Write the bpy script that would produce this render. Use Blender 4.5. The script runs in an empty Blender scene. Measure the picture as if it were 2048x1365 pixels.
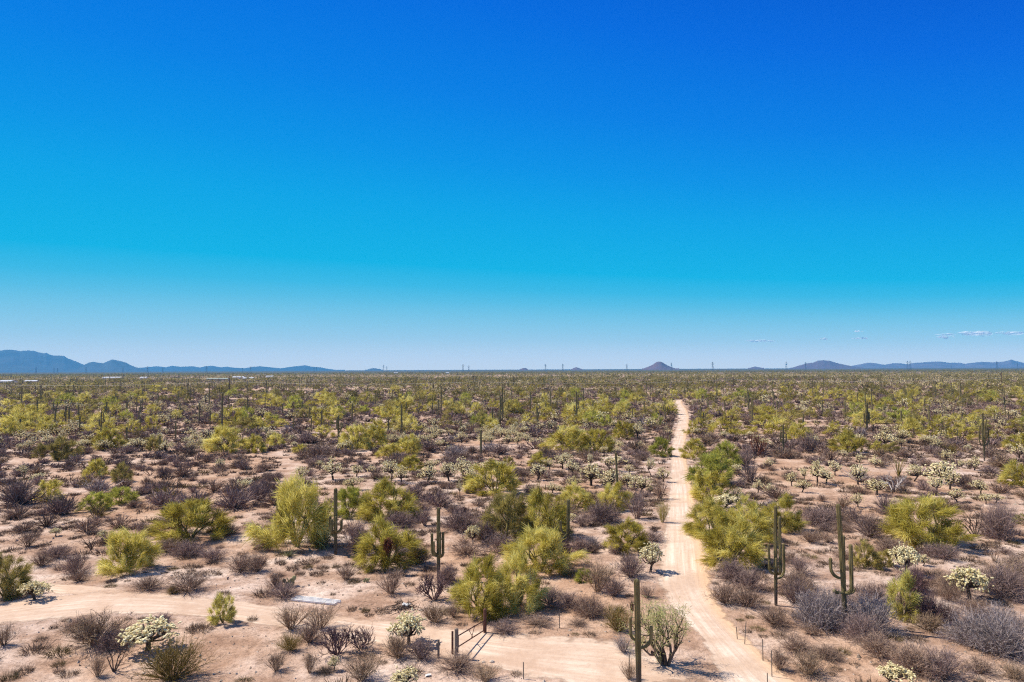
import bpy, math, random
import numpy as np
from mathutils import Vector, Matrix

SC = bpy.context.scene
COL = SC.collection
RND = random.Random(7)
R = math.radians

# ------------------------------------------------------------------ camera
H = 14.0
F = 1384.0
PITCH = 2.32
ROLL = -0.0046
cam = bpy.data.cameras.new('camera')
cam.sensor_width = 36.0
cam.lens = 36.0 * F / 2048.0
cam.clip_start = 0.5
cam.clip_end = 120000
cam_ob = bpy.data.objects.new('camera', cam)
COL.objects.link(cam_ob)
ROT = (Matrix.Rotation(R(90 + PITCH), 3, 'X') @ Matrix.Rotation(ROLL, 3, 'Z'))
cam_ob.matrix_world = Matrix.Translation((0, 0, H)) @ ROT.to_4x4()
SC.camera = cam_ob
ROTN = np.array(ROT)

# ------------------------------------------------------------------ sun, sky, exposure
SUN_EL = 52.0
SUN_DIR = Vector((-0.955, 0.297, 0)).normalized() * math.cos(R(SUN_EL)) + Vector((0, 0, math.sin(R(SUN_EL))))
sun = bpy.data.lights.new('sun', 'SUN')
sun.energy = 5.0
sun.angle = R(0.55)
sun.color = (1.0, 0.92, 0.78)
sun_ob = bpy.data.objects.new('sun', sun)
COL.objects.link(sun_ob)
sun_ob.rotation_euler = SUN_DIR.to_track_quat('Z', 'Y').to_euler()
sun_ob.location = (0, 0, 400)

SC.view_settings.view_transform = 'Standard'
SC.view_settings.look = 'None'
EXPO = 0.33
SC.view_settings.exposure = EXPO
SC.view_settings.gamma = 1.0
SC.view_settings.use_curve_mapping = False
SC.cycles.max_bounces = 5
SC.cycles.diffuse_bounces = 3
SC.cycles.glossy_bounces = 2
SC.cycles.transmission_bounces = 3
SC.cycles.volume_bounces = 0
SC.cycles.transparent_max_bounces = 12
SC.cycles.use_denoising = False
SC.cycles.use_adaptive_sampling = False
SC.cycles.denoising_prefilter = 'ACCURATE'
SC.cycles.denoising_input_passes = 'RGB_ALBEDO_NORMAL'
SC.cycles.filter_width = 1.2


def lin(c):
    return tuple((x / 12.92 if x <= 0.04045 else ((x + 0.055) / 1.055) ** 2.4) for x in [v / 255.0 for v in c])


world = bpy.data.worlds.new('World')
SC.world = world
world.use_nodes = True
nt = world.node_tree
nt.nodes.clear()
NN = nt.nodes.new
LK = nt.links.new
w_out = NN('ShaderNodeOutputWorld')
w_bg = NN('ShaderNodeBackground')
w_bg.inputs[1].default_value = 2 ** -EXPO
LK(w_bg.outputs[0], w_out.inputs[0])
w_tc = NN('ShaderNodeTexCoord')
w_sep = NN('ShaderNodeSeparateXYZ')
LK(w_tc.outputs['Generated'], w_sep.inputs[0])


def wm(op, a, b=None, c=None, clamp=False):
    n = NN('ShaderNodeMath')
    n.operation = op
    n.use_clamp = clamp
    for i, v in enumerate((a, b, c)):
        if v is None:
            continue
        if isinstance(v, (int, float)):
            n.inputs[i].default_value = v
        else:
            LK(v, n.inputs[i])
    return n.outputs[0]


sx, sz = w_sep.outputs[0], w_sep.outputs[2]
x2 = wm('MULTIPLY', sx, sx)
f1 = wm('MULTIPLY_ADD', sx, 0.36, 1.0)
f2 = wm('MULTIPLY_ADD', x2, 0.42, f1)
tt = wm('MULTIPLY', wm('MAXIMUM', sz, 0.0), f2)
tt = wm('DIVIDE', tt, 0.66, clamp=True)
ramp = NN('ShaderNodeValToRGB')
LK(tt, ramp.inputs[0])
STOPS = [(0.0, (188, 212, 235)), (0.0134, (182, 210, 235)), (0.0256, (172, 207, 234)), (0.0423, (152, 202, 232)), (0.06, (134, 199, 231)), (0.078, (114, 195, 230)), (0.095, (90, 190, 229)), (0.114, (62, 185, 229)),
         (0.149, (10, 178, 229)), (0.177, (0, 173, 229)), (0.224, (0, 164, 230)), (0.283, (0, 148, 230)), (0.3625, (0, 129, 228)), (0.471, (0, 109, 222)), (0.56, (0, 95, 210)), (0.66, (2, 80, 192))]
HAZE_D = 8.0e-5
HAZE_C = (0.10, 0.52, 1.0)
HAZE_L = (0.56, 0.57, 0.61)      # light that the haze sends on, where it is thick


STOPS = [(p, lin(c)) for p, c in STOPS]
els = ramp.color_ramp.elements
els[0].position = 0
els[0].color = (*STOPS[0][1], 1)
els[1].position = 1
els[1].color = (*STOPS[-1][1], 1)
for p, c in STOPS[1:-1]:
    e = els.new(p / 0.66)
    e.color = (*c, 1)
sky = NN('ShaderNodeTexSky')
sky.sky_type = 'NISHITA'
sky.sun_disc = False
sky.sun_elevation = R(SUN_EL)
sky.sun_rotation = R(-72.7)
sky.altitude = 500
sky.dust_density = 0.6
sky.ozone_density = 2.0
sk_m = NN('ShaderNodeVectorMath')
sk_m.operation = 'SCALE'
LK(sky.outputs[0], sk_m.inputs[0])
sk_m.inputs['Scale'].default_value = 0.10
mr = NN('ShaderNodeMapRange')
mr.interpolation_type = 'SMOOTHSTEP'
LK(sz, mr.inputs[0])
mr.inputs[1].default_value = 0.50
mr.inputs[2].default_value = 0.66
w_mix = NN('ShaderNodeMixRGB')
LK(mr.outputs[0], w_mix.inputs[0])
# the sky shines through the box of hazy air in front of it: what has to stand behind that air
HAZE_BOX = (10400.0, 17600.0, 1800.0, 400.0)      # half width, forward, backward, top
sy = w_sep.outputs[1]
p_top = wm('DIVIDE', HAZE_BOX[3] - H, wm('MAXIMUM', sz, 1e-4))
fwd = wm('GREATER_THAN', sy, 0.0)
p_y = wm('DIVIDE', wm('MULTIPLY_ADD', fwd, HAZE_BOX[1] - HAZE_BOX[2], HAZE_BOX[2]), wm('MAXIMUM', wm('ABSOLUTE', sy), 1e-4))
p_x = wm('DIVIDE', HAZE_BOX[0], wm('MAXIMUM', wm('ABSOLUTE', sx), 1e-4))
w_T = wm('POWER', math.e, wm('MULTIPLY', wm('MINIMUM', wm('MINIMUM', p_top, wm('MINIMUM', p_y, p_x)), wm('MULTIPLY_ADD', wm('MAXIMUM', wm('MULTIPLY_ADD', sz, 40.0, 1.0, clamp=True), 0.0), 20500.0, 100.0)), -HAZE_D))
v_s = NN('ShaderNodeVectorMath')
v_s.operation = 'SCALE'
v_s.inputs[0].default_value = tuple(a * b for a, b in zip(HAZE_L, HAZE_C))
LK(wm('SUBTRACT', 1.0, w_T), v_s.inputs['Scale'])
v_d = NN('ShaderNodeVectorMath')
v_d.operation = 'SUBTRACT'
LK(ramp.outputs[0], v_d.inputs[0])
LK(v_s.outputs[0], v_d.inputs[1])
v_q = NN('ShaderNodeVectorMath')
v_q.operation = 'SCALE'
LK(v_d.outputs[0], v_q.inputs[0])
LK(wm('DIVIDE', 1.0, w_T), v_q.inputs['Scale'])
v_m = NN('ShaderNodeVectorMath')
v_m.operation = 'MAXIMUM'
LK(v_q.outputs[0], v_m.inputs[0])
v_m.inputs[1].default_value = (0, 0, 0)
LK(v_m.outputs[0], w_mix.inputs[1])
LK(sk_m.outputs[0], w_mix.inputs[2])
LK(w_mix.outputs[0], w_bg.inputs[0])


# ------------------------------------------------------------------ projection helpers
def px_ray(u, v):
    d = np.array([(u - 1024.0) / F, -(v - 682.5) / F, -1.0])
    return ROTN @ d


def horizon_v(u):
    r = [px_ray(u, v)[2] for v in (720.0, 760.0)]
    return 720 + 40 * r[0] / (r[0] - r[1])


def ground_pt(u, v):
    d = px_ray(u, v)
    t = -H / d[2]
    return d[0] * t, d[1] * t


def to_px(x, y, z=0.0):
    p = ROTN.T @ np.array([x, y, z - H])
    return 1024 + F * p[0] / -p[2], 682.5 - F * p[1] / -p[2]


def to_px_many(P):
    p = (np.asarray(P) - np.array([0, 0, H])) @ ROTN
    return 1024 + F * p[:, 0] / -p[:, 2], 682.5 - F * p[:, 1] / -p[:, 2]


def gz(x, y):
    x = np.asarray(x, float)
    y = np.asarray(y, float)
    d2 = x * x + y * y
    z = 0.10 * np.sin(x * 0.16 + 1.3 * np.sin(y * 0.07)) + 0.09 * np.sin(y * 0.21 + 0.6 + 0.8 * np.sin(x * 0.11)) + 0.05 * np.sin((x + y) * 0.37)
    return z * np.exp(-d2 / 110.0 ** 2)


def at(u, v):
    """pixel of a foot point -> x, y, z on the ground, metres per pixel there"""
    x, y = ground_pt(u, v)
    return x, y, float(gz(x, y)), math.hypot(math.hypot(x, y), H) / F * 1.0


def mpp(u, v):
    """metres per source pixel in the image plane at that foot point"""
    x, y = ground_pt(u, v)
    return (ROTN.T @ np.array([x, y, -H]))[2] / -F


# ------------------------------------------------------------------ materials
def new_mat(name):
    m = bpy.data.materials.new(name)
    m.use_nodes = True
    t = m.node_tree
    b = t.nodes['Principled BSDF']
    return m, t, b


def plain(name, c, rough=0.8, metal=0.0, noise=0.25, scale=6.0):
    m, t, b = new_mat(name)
    b.inputs['Roughness'].default_value = rough
    b.inputs['Metallic'].default_value = metal
    n = t.nodes.new('ShaderNodeTexNoise')
    n.inputs['Scale'].default_value = scale
    n.inputs['Detail'].default_value = 5
    tc = t.nodes.new('ShaderNodeTexCoord')
    t.links.new(tc.outputs['Object'], n.inputs['Vector'])
    mx = t.nodes.new('ShaderNodeMixRGB')
    t.links.new(n.outputs[0], mx.inputs[0])
    mx.inputs[1].default_value = (*[max(0, x * (1 - noise)) for x in c], 1)
    mx.inputs[2].default_value = (*[min(1, x * (1 + noise)) for x in c], 1)
    t.links.new(mx.outputs[0], b.inputs['Base Color'])
    return m


def toned(name, c1, c2, rough=0.8, transl=0.0, tc_col=None, rnd=0.35, c3=None):
    """plant tissue: colour runs from c1 to c2 by the twig's own tone and the plant's own random shift"""
    m, t, b = new_mat(name)
    at_ = t.nodes.new('ShaderNodeAttribute')
    at_.attribute_name = 'tone'
    oi = t.nodes.new('ShaderNodeObjectInfo')
    ma = t.nodes.new('ShaderNodeMath')
    ma.operation = 'MULTIPLY_ADD'
    t.links.new(oi.outputs['Random'], ma.inputs[0])
    ma.inputs[1].default_value = rnd
    ma.inputs[2].default_value = -rnd / 2
    ad = t.nodes.new('ShaderNodeMath')
    ad.operation = 'ADD'
    ad.use_clamp = True
    t.links.new(at_.outputs['Fac'], ad.inputs[0])
    t.links.new(ma.outputs[0], ad.inputs[1])
    rp = t.nodes.new('ShaderNodeValToRGB')
    rp.color_ramp.elements[0].color = (*c1, 1)
    rp.color_ramp.elements[1].color = (*c2, 1)
    if c3:
        e = rp.color_ramp.elements.new(0.5)
        e.color = (*c3, 1)
    t.links.new(ad.outputs[0], rp.inputs[0])
    t.links.new(rp.outputs[0], b.inputs['Base Color'])
    b.inputs['Roughness'].default_value = rough
    b.inputs['Specular IOR Level'].default_value = 0.15
    if transl > 0:
        tr = t.nodes.new('ShaderNodeBsdfTranslucent')
        t.links.new(rp.outputs[0], tr.inputs[0])
        mx = t.nodes.new('ShaderNodeMixShader')
        mx.inputs[0].default_value = transl
        t.links.new(b.outputs[0], mx.inputs[1])
        t.links.new(tr.outputs[0], mx.inputs[2])
        t.links.new(mx.outputs[0], t.nodes['Material Output'].inputs[0])
    return m


M = {}
M['palo_leaf'] = toned('palo_verde_twigs', (0.19, 0.14, 0.025), (0.95, 0.85, 0.33), 0.7, 0.5, c3=(0.57, 0.485, 0.085))
M['palo_green'] = toned('green_twigs', (0.18, 0.18, 0.02), (0.72, 0.70, 0.16), 0.7, 0.45)
M['palo_olive'] = toned('olive_twigs', (0.15, 0.12, 0.03), (0.66, 0.55, 0.18), 0.75, 0.4)
M['palo_pale'] = toned('pale_twigs', (0.30, 0.25, 0.06), (0.98, 0.92, 0.45), 0.7, 0.5, c3=(0.78, 0.70, 0.20))
M['palo_far'] = toned('far_brush_twigs', (0.10, 0.075, 0.03), (0.56, 0.48, 0.17), 0.75, 0.45, c3=(0.31, 0.265, 0.065))
M['palo_bark'] = toned('palo_verde_bark', (0.10, 0.085, 0.03), (0.26, 0.22, 0.09), 0.85)
M['dark_bark'] = toned('dark_bark', (0.04, 0.029, 0.024), (0.15, 0.11, 0.09), 0.9)
M['cholla_joint'] = toned('cholla_spines', (0.45, 0.35, 0.15), (0.94, 0.85, 0.56), 0.8, 0.15, c3=(0.80, 0.69, 0.39))
M['cholla_trunk'] = toned('cholla_trunk', (0.035, 0.024, 0.02), (0.14, 0.10, 0.075), 0.9)
M['shrub_brown'] = toned('brown_twigs', (0.13, 0.082, 0.06), (0.46, 0.32, 0.24), 0.9)
M['shrub_purple'] = toned('purple_grey_twigs', (0.12, 0.08, 0.07), (0.43, 0.305, 0.27), 0.9)
M['shrub_lavender'] = toned('lavender_grey_twigs', (0.15, 0.115, 0.108), (0.50, 0.415, 0.40), 0.9)
M['shrub_tan'] = toned('tan_twigs', (0.14, 0.09, 0.055), (0.48, 0.34, 0.23), 0.9)
M['shrub_yellow'] = toned('yellow_brown_twigs', (0.10, 0.070, 0.020), (0.36, 0.26, 0.08), 0.9, 0.15)
M['shrub_red'] = toned('red_brown_twigs', (0.09, 0.028, 0.015), (0.26, 0.10, 0.06), 0.9)
M['staghorn'] = toned('dark_purple_joints', (0.06, 0.034, 0.036), (0.23, 0.14, 0.14), 0.85)
M['tuft'] = toned('dry_tuft', (0.09, 0.058, 0.042), (0.33, 0.235, 0.165), 0.9)
M['tuft_olive'] = toned('olive_tuft', (0.08, 0.060, 0.024), (0.26, 0.20, 0.09), 0.9)
M['mesquite_leaf'] = toned('grey_green_leaflets', (0.30, 0.29, 0.08), (0.88, 0.85, 0.42), 0.7, 0.45)
M['dead_wood'] = toned('bleached_wood', (0.25, 0.2, 0.18), (0.62, 0.54, 0.5), 0.9)
M['mistletoe'] = toned('red_brown_mistletoe', (0.05, 0.014, 0.008), (0.14, 0.04, 0.022), 0.9)
M['agave'] = toned('agave_leaf', (0.12, 0.12, 0.06), (0.36, 0.34, 0.17), 0.6)
M['rust'] = plain('rusty_steel', (0.13, 0.05, 0.03), 0.85, 0.0, 0.45, 9)
M['steel'] = plain('weathered_steel', (0.16, 0.14, 0.12), 0.6, 0.4, 0.3, 12)
M['post_wood'] = plain('weathered_wood', (0.26, 0.19, 0.14), 0.9, 0.0, 0.4, 8)
M['pole_wood'] = plain('creosote_pole_wood', (0.075, 0.042, 0.028), 0.9, 0.0, 0.3, 2)
M['board'] = plain('pale_weathered_board', (0.82, 0.79, 0.76), 0.7, 0.0, 0.15, 3)
M['white_scrap'] = plain('white_scrap', (0.75, 0.74, 0.73), 0.6, 0.0, 0.1, 5)
M['wire'] = plain('aluminium_wire', (0.55, 0.50, 0.40), 0.5, 0.2, 0.1, 1)
M['pylon'] = plain('galvanised_lattice', (0.14, 0.14, 0.15), 0.6, 0.2, 0.1, 1)
M['wall_w'] = plain('white_stucco', (0.70, 0.66, 0.62), 0.85, 0, 0.1, 1)
M['wall_t'] = plain('tan_stucco', (0.42, 0.32, 0.25), 0.85, 0, 0.1, 1)
M['roof_w'] = plain('white_metal_roof', (0.62, 0.63, 0.66), 0.4, 0, 0.08, 1)
M['roof_g'] = plain('green_grey_roof', (0.30, 0.34, 0.28), 0.6, 0, 0.1, 1)
M['roof_r'] = plain('brown_roof', (0.25, 0.17, 0.13), 0.7, 0, 0.1, 1)
M['glass'] = plain('dark_window', (0.02, 0.025, 0.03), 0.1, 0, 0.1, 1)
M['door'] = plain('brown_door', (0.12, 0.06, 0.04), 0.6, 0, 0.1, 1)
M['insul'] = plain('brown_insulator', (0.10, 0.05, 0.04), 0.3, 0, 0.1, 1)
M['stone'] = toned('desert_stone', (0.20, 0.15, 0.115), (0.55, 0.46, 0.39), 0.9)


def saguaro_mat():
    m, t, b = new_mat('saguaro_skin')
    at_ = t.nodes.new('ShaderNodeAttribute')
    at_.attribute_name = 'tone'
    n = t.nodes.new('ShaderNodeTexNoise')
    n.inputs['Scale'].default_value = 2.2
    n.inputs['Detail'].default_value = 6
    tc = t.nodes.new('ShaderNodeTexCoord')
    mp = t.nodes.new('ShaderNodeMapping')
    mp.inputs['Scale'].default_value = (3, 3, 0.7)
    t.links.new(tc.outputs['Object'], mp.inputs[0])
    t.links.new(mp.outputs[0], n.inputs['Vector'])
    rp = t.nodes.new('ShaderNodeValToRGB')
    rp.color_ramp.elements[0].position = 0.3
    rp.color_ramp.elements[0].color = (0.095, 0.076, 0.030, 1)
    rp.color_ramp.elements[1].position = 0.72
    rp.color_ramp.elements[1].color = (0.33, 0.265, 0.115, 1)
    t.links.new(n.outputs[0], rp.inputs[0])
    mx = t.nodes.new('ShaderNodeMixRGB')      # corky bark of the old base (tone 0) / green skin (tone 1)
    t.links.new(at_.outputs['Fac'], mx.inputs[0])
    mx.inputs[1].default_value = (0.13, 0.10, 0.075, 1)
    t.links.new(rp.outputs[0], mx.inputs[2])
    t.links.new(mx.outputs[0], b.inputs['Base Color'])
    b.inputs['Roughness'].default_value = 0.65
    b.inputs['Specular IOR Level'].default_value = 0.25
    return m


M['saguaro'] = saguaro_mat()


def noise_node(t, vec, scale, detail=6, rough=0.55):
    n = t.nodes.new('ShaderNodeTexNoise')
    n.inputs['Scale'].default_value = scale
    n.inputs['Detail'].default_value = detail
    n.inputs['Roughness'].default_value = rough
    t.links.new(vec, n.inputs['Vector'])
    return n.outputs[0]


def ramp_node(t, fac, stops):
    r = t.nodes.new('ShaderNodeValToRGB')
    e = r.color_ramp.elements
    e[0].position, e[0].color = stops[0][0], (*stops[0][1], 1)
    e[1].position, e[1].color = stops[-1][0], (*stops[-1][1], 1)
    for p, c in stops[1:-1]:
        x = e.new(p)
        x.color = (*c, 1)
    t.links.new(fac, r.inputs[0])
    return r.outputs[0]


def mixc(t, fac, a, b, mode='MIX'):
    m = t.nodes.new('ShaderNodeMixRGB')
    m.blend_type = mode
    for i, v in ((0, fac), (1, a), (2, b)):
        if isinstance(v, (int, float)):
            m.inputs[i].default_value = v
        elif isinstance(v, tuple):
            m.inputs[i].default_value = (*v, 1)
        else:
            t.links.new(v, m.inputs[i])
    return m.outputs[0]


def ground_mat():
    m, t, b = new_mat('desert_sand')
    g = t.nodes.new('ShaderNodeNewGeometry').outputs['Position']
    big = noise_node(t, g, 0.035, 4)
    mid = noise_node(t, g, 0.30, 7, 0.62)
    fine = noise_node(t, g, 2.6, 8, 0.7)
    grit = noise_node(t, g, 11.0, 4, 0.75)
    c1 = ramp_node(t, mid, [(0.28, (0.30, 0.18, 0.13)), (0.43, (0.45, 0.30, 0.225)), (0.57, (0.69, 0.525, 0.44)), (0.74, (0.83, 0.69, 0.60))])
    c2 = ramp_node(t, mid, [(0.28, (0.31, 0.175, 0.11)), (0.5, (0.54, 0.345, 0.235)), (0.75, (0.70, 0.50, 0.37))])
    bf = ramp_node(t, big, [(0.42, (0, 0, 0)), (0.6, (1, 1, 1))])
    c = mixc(t, bf, c1, c2)
    fr = ramp_node(t, fine, [(0.30, (0.62, 0.60, 0.58)), (0.5, (1, 1, 1)), (0.75, (1.08, 1.07, 1.06))])
    c = mixc(t, 1.0, c, fr, 'MULTIPLY')
    gr = ramp_node(t, grit, [(0.36, (0.45, 0.4, 0.37)), (0.48, (1, 1, 1))])
    c = mixc(t, 0.7, c, gr, 'MULTIPLY')
    lit = noise_node(t, g, 0.85, 9, 0.78)
    lm = ramp_node(t, lit, [(0.53, (0, 0, 0)), (0.64, (0.75, 0.75, 0.75))])
    c = mixc(t, lm, c, (0.235, 0.15, 0.108))      # dry leaf litter
    # beyond the last built plants the plain is covered by brush: its own colour
    ln = t.nodes.new('ShaderNodeVectorMath')
    ln.operation = 'LENGTH'
    t.links.new(g, ln.inputs[0])
    mrn = t.nodes.new('ShaderNodeMapRange')
    mrn.interpolation_type = 'SMOOTHSTEP'
    t.links.new(ln.outputs['Value'], mrn.inputs[0])
    mrn.inputs[1].default_value = 900
    mrn.inputs[2].default_value = 3200
    brush = ramp_node(t, noise_node(t, g, 0.006, 6, 0.6), [(0.3, (0.085, 0.065, 0.04)), (0.55, (0.12, 0.10, 0.045)), (0.75, (0.16, 0.12, 0.09))])
    c = mixc(t, mrn.outputs[0], c, brush)
    t.links.new(c, b.inputs['Base Color'])
    b.inputs['Roughness'].default_value = 0.95
    b.inputs['Specular IOR Level'].default_value = 0.1
    ad = t.nodes.new('ShaderNodeMath')
    ad.operation = 'ADD'
    t.links.new(mid, ad.inputs[0])
    t.links.new(fine, ad.inputs[1])
    bp = t.nodes.new('ShaderNodeBump')
    bp.inputs['Strength'].default_value = 0.55
    bp.inputs['Distance'].default_value = 0.25
    t.links.new(ad.outputs[0], bp.inputs['Height'])
    t.links.new(bp.outputs[0], b.inputs['Normal'])
    return m


def road_mat(name, pale, warm, ruts=True):
    m, t, b = new_mat(name)
    g = t.nodes.new('ShaderNodeNewGeometry').outputs['Position']
    ac = t.nodes.new('ShaderNodeAttribute')
    ac.attribute_name = 'across'
    ed = t.nodes.new('ShaderNodeAttribute')
    ed.attribute_name = 'edge'
    al = t.nodes.new('ShaderNodeAttribute')
    al.attribute_name = 'along'
    cb = t.nodes.new('ShaderNodeCombineXYZ')
    t.links.new(ac.outputs['Fac'], cb.inputs[0])
    ms = t.nodes.new('ShaderNodeMath')
    ms.operation = 'MULTIPLY'
    ms.inputs[1].default_value = 0.012
    t.links.new(al.outputs['Fac'], ms.inputs[0])
    t.links.new(ms.outputs[0], cb.inputs[1])
    streak = noise_node(t, cb.outputs[0], 6.0, 7, 0.7)
    patch = noise_node(t, g, 0.28, 5, 0.6)
    fine = noise_node(t, g, 3.5, 8, 0.7)
    c = ramp_node(t, streak, [(0.35, warm), (0.5, tuple(0.5 * (a + b_) for a, b_ in zip(pale, warm))), (0.62, pale)])
    c = mixc(t, ramp_node(t, patch, [(0.42, (0, 0, 0)), (0.60, (0.9, 0.9, 0.9))]), c, warm)
    if name.startswith('pale_road'):
        c = mixc(t, ramp_node(t, ac.outputs['Fac'], [(0.25, (0, 0, 0)), (0.62, (0.75, 0.75, 0.75))]), c, (0.72, 0.47, 0.29))
    c = mixc(t, 0.6, c, ramp_node(t, fine, [(0.3, (0.78, 0.76, 0.74)), (0.55, (1, 1, 1))]), 'MULTIPLY')
    t.links.new(c, b.inputs['Base Color'])
    b.inputs['Roughness'].default_value = 0.95
    b.inputs['Specular IOR Level'].default_value = 0.1
    # worn edge: the dust thins out over the sand
    nn = noise_node(t, g, 0.9, 6, 0.65)
    s = t.nodes.new('ShaderNodeMath')
    s.operation = 'MULTIPLY_ADD'
    t.links.new(nn, s.inputs[0])
    s.inputs[1].default_value = 0.9
    t.links.new(ed.outputs['Fac'], s.inputs[2])
    mr_ = t.nodes.new('ShaderNodeMapRange')
    t.links.new(s.outputs[0], mr_.inputs[0])
    mr_.inputs[1].default_value = 1.14
    mr_.inputs[2].default_value = 1.30
    mr_.inputs[3].default_value = 1.0
    mr_.inputs[4].default_value = 0.0
    t.links.new(mr_.outputs[0], b.inputs['Alpha'])
    bp = t.nodes.new('ShaderNodeBump')
    bp.inputs['Strength'].default_value = 0.35
    bp.inputs['Distance'].default_value = 0.12
    ad = t.nodes.new('ShaderNodeMath')
    ad.operation = 'ADD'
    t.links.new(streak, ad.inputs[0])
    t.links.new(fine, ad.inputs[1])
    t.links.new(ad.outputs[0], bp.inputs['Height'])
    t.links.new(bp.outputs[0], b.inputs['Normal'])
    return m


M['ground'] = ground_mat()
M['road'] = road_mat('pale_road_dust', (0.83, 0.685, 0.57), (0.60, 0.43, 0.32))
M['track'] = road_mat('pale_track_dust', (0.80, 0.65, 0.53), (0.57, 0.395, 0.29))


def mount_mat(name, c1, c2, scale):
    m, t, b = new_mat(name)
    g = t.nodes.new('ShaderNodeNewGeometry').outputs['Position']
    n = noise_node(t, g, scale, 7, 0.65)
    t.links.new(ramp_node(t, n, [(0.35, c1), (0.65, c2)]), b.inputs['Base Color'])
    b.inputs['Roughness'].default_value = 0.95
    return m


M['mount'] = mount_mat('distant_rock', (0.035, 0.042, 0.05), (0.085, 0.09, 0.10), 0.004)
M['mount_pale'] = mount_mat('pale_distant_rock', (0.13, 0.09, 0.105), (0.25, 0.18, 0.20), 0.004)
M['butte'] = mount_mat('butte_rock', (0.11, 0.055, 0.06), (0.19, 0.10, 0.105), 0.02)


# ------------------------------------------------------------------ geometry kit (numpy)
class G:
    """vertices, face loops, face sizes, face materials, a tone per vertex"""

    def __init__(s):
        s.V, s.L, s.T, s.MI, s.TN, s.n = [], [], [], [], [], 0

    def add(s, V, faces, mi=0, tone=0.5):
        V = np.asarray(V, float).reshape(-1, 3)
        faces = np.asarray(faces, int)
        s.V.append(V)
        s.L.append((faces + s.n).ravel())
        s.T.append(np.full(len(faces), faces.shape[1]))
        s.MI.append(np.full(len(faces), mi))
        s.TN.append(np.broadcast_to(np.asarray(tone, float), (len(V),)).copy())
        s.n += len(V)
        return s

    def add_g(s, g, mi_shift=0):
        V, L, T, MI, TN = g.arrays()
        s.V.append(V)
        s.L.append(L + s.n)
        s.T.append(T)
        s.MI.append(MI + mi_shift)
        s.TN.append(TN)
        s.n += len(V)
        return s

    def arrays(s):
        if len(s.V) != 1:
            s.V, s.L, s.T, s.MI, s.TN = [[np.concatenate(a)] for a in (s.V, s.L, s.T, s.MI, s.TN)]
        return s.V[0], s.L[0], s.T[0], s.MI[0], s.TN[0]

    def mesh(s, name, mats, smooth=False):
        V, L, T, MI, TN = s.arrays()
        me = bpy.data.meshes.new(name)
        me.vertices.add(len(V))
        me.vertices.foreach_set('co', V.astype(np.float32).ravel())
        me.loops.add(len(L))
        me.loops.foreach_set('vertex_index', L.astype(np.int32))
        me.polygons.add(len(T))
        st = np.concatenate([[0], np.cumsum(T)[:-1]]).astype(np.int32)
        me.polygons.foreach_set('loop_start', st)
        me.polygons.foreach_set('material_index', MI.astype(np.int32))
        me.polygons.foreach_set('use_smooth', np.full(len(T), smooth))
        me.update(calc_edges=True)
        a = me.attributes.new('tone', 'FLOAT', 'POINT')
        a.data.foreach_set('value', TN.astype(np.float32))
        for m in (mats if isinstance(mats, (list, tuple)) else [mats]):
            me.materials.append(m)
        return me


def norm(a):
    a = np.asarray(a, float)
    return a / np.maximum(np.linalg.norm(a, axis=-1, keepdims=True), 1e-9)


def tube(g, P, rad, n=6, mi=0, tone=0.5, cap=True):
    P = np.asarray(P, float)
    k = len(P)
    rad = np.broadcast_to(np.asarray(rad, float), (k,))
    T = norm(np.gradient(P, axis=0))
    ref = np.array([0.0, 1.0, 0.0]) if abs(T[0][1]) < 0.9 else np.array([1.0, 0, 0])
    X = np.zeros((k, 3))
    x = norm(np.cross(T[0], ref))
    for i in range(k):
        x = norm(x - T[i] * np.dot(x, T[i]))
        X[i] = x
    Y = np.cross(T, X)
    a = np.arange(n) * 2 * math.pi / n
    V = P[:, None] + rad[:, None, None] * (np.cos(a)[None, :, None] * X[:, None] + np.sin(a)[None, :, None] * Y[:, None])
    i = np.arange(k - 1)[:, None] * n
    j = np.arange(n)[None]
    q = np.stack([i + j, i + (j + 1) % n, i + n + (j + 1) % n, i + n + j], -1).reshape(-1, 4)
    b0 = g.n
    g.add(V.reshape(-1, 3), q, mi, tone)
    if cap:
        g.add(P[-1] + T[-1] * rad[-1] * 0.6, np.zeros((0, 3), int), mi, tone)
        e = (k - 1) * n + np.arange(n) - k * n
        g.L.append((np.stack([e, np.roll(e, -1), np.zeros(n, int)], -1) + g.n - 1).ravel())
        g.T.append(np.full(n, 3))
        g.MI.append(np.full(n, mi))
    return g


def strips(g, P, D, L, W, droop=0.0, mi=0, tone=0.5, rng=None, seg=2):
    """many thin tapered leaf or twig blades at once"""
    n = len(P)
    D = norm(D)
    S = norm(np.cross(D, rng.normal(size=(n, 3))))
    L = np.broadcast_to(L, (n,))[:, None]
    W = np.broadcast_to(W, (n,))[:, None]
    down = np.array([0, 0, -1.0])
    ts = np.linspace(0, 1, seg + 1)
    ws = np.interp(ts, [0, 0.5, 1], [0.8, 1.0, 0.25])
    rows = []
    for t, w in zip(ts, ws):
        c = P + D * L * t + down * (droop * t * t) * L
        rows += [c - S * W * w * 0.5, c + S * W * w * 0.5]
    V = np.stack(rows, 1)
    m = 2 * (seg + 1)
    base = (np.arange(n) * m)[:, None]
    q = np.concatenate([base + np.array([[2 * i, 2 * i + 1, 2 * i + 3, 2 * i + 2]]) for i in range(seg)], 0)
    tn = np.repeat(np.broadcast_to(np.asarray(tone, float), (n,)), m)
    g.add(V.reshape(-1, 3), q, mi, tn)
    return g


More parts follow.
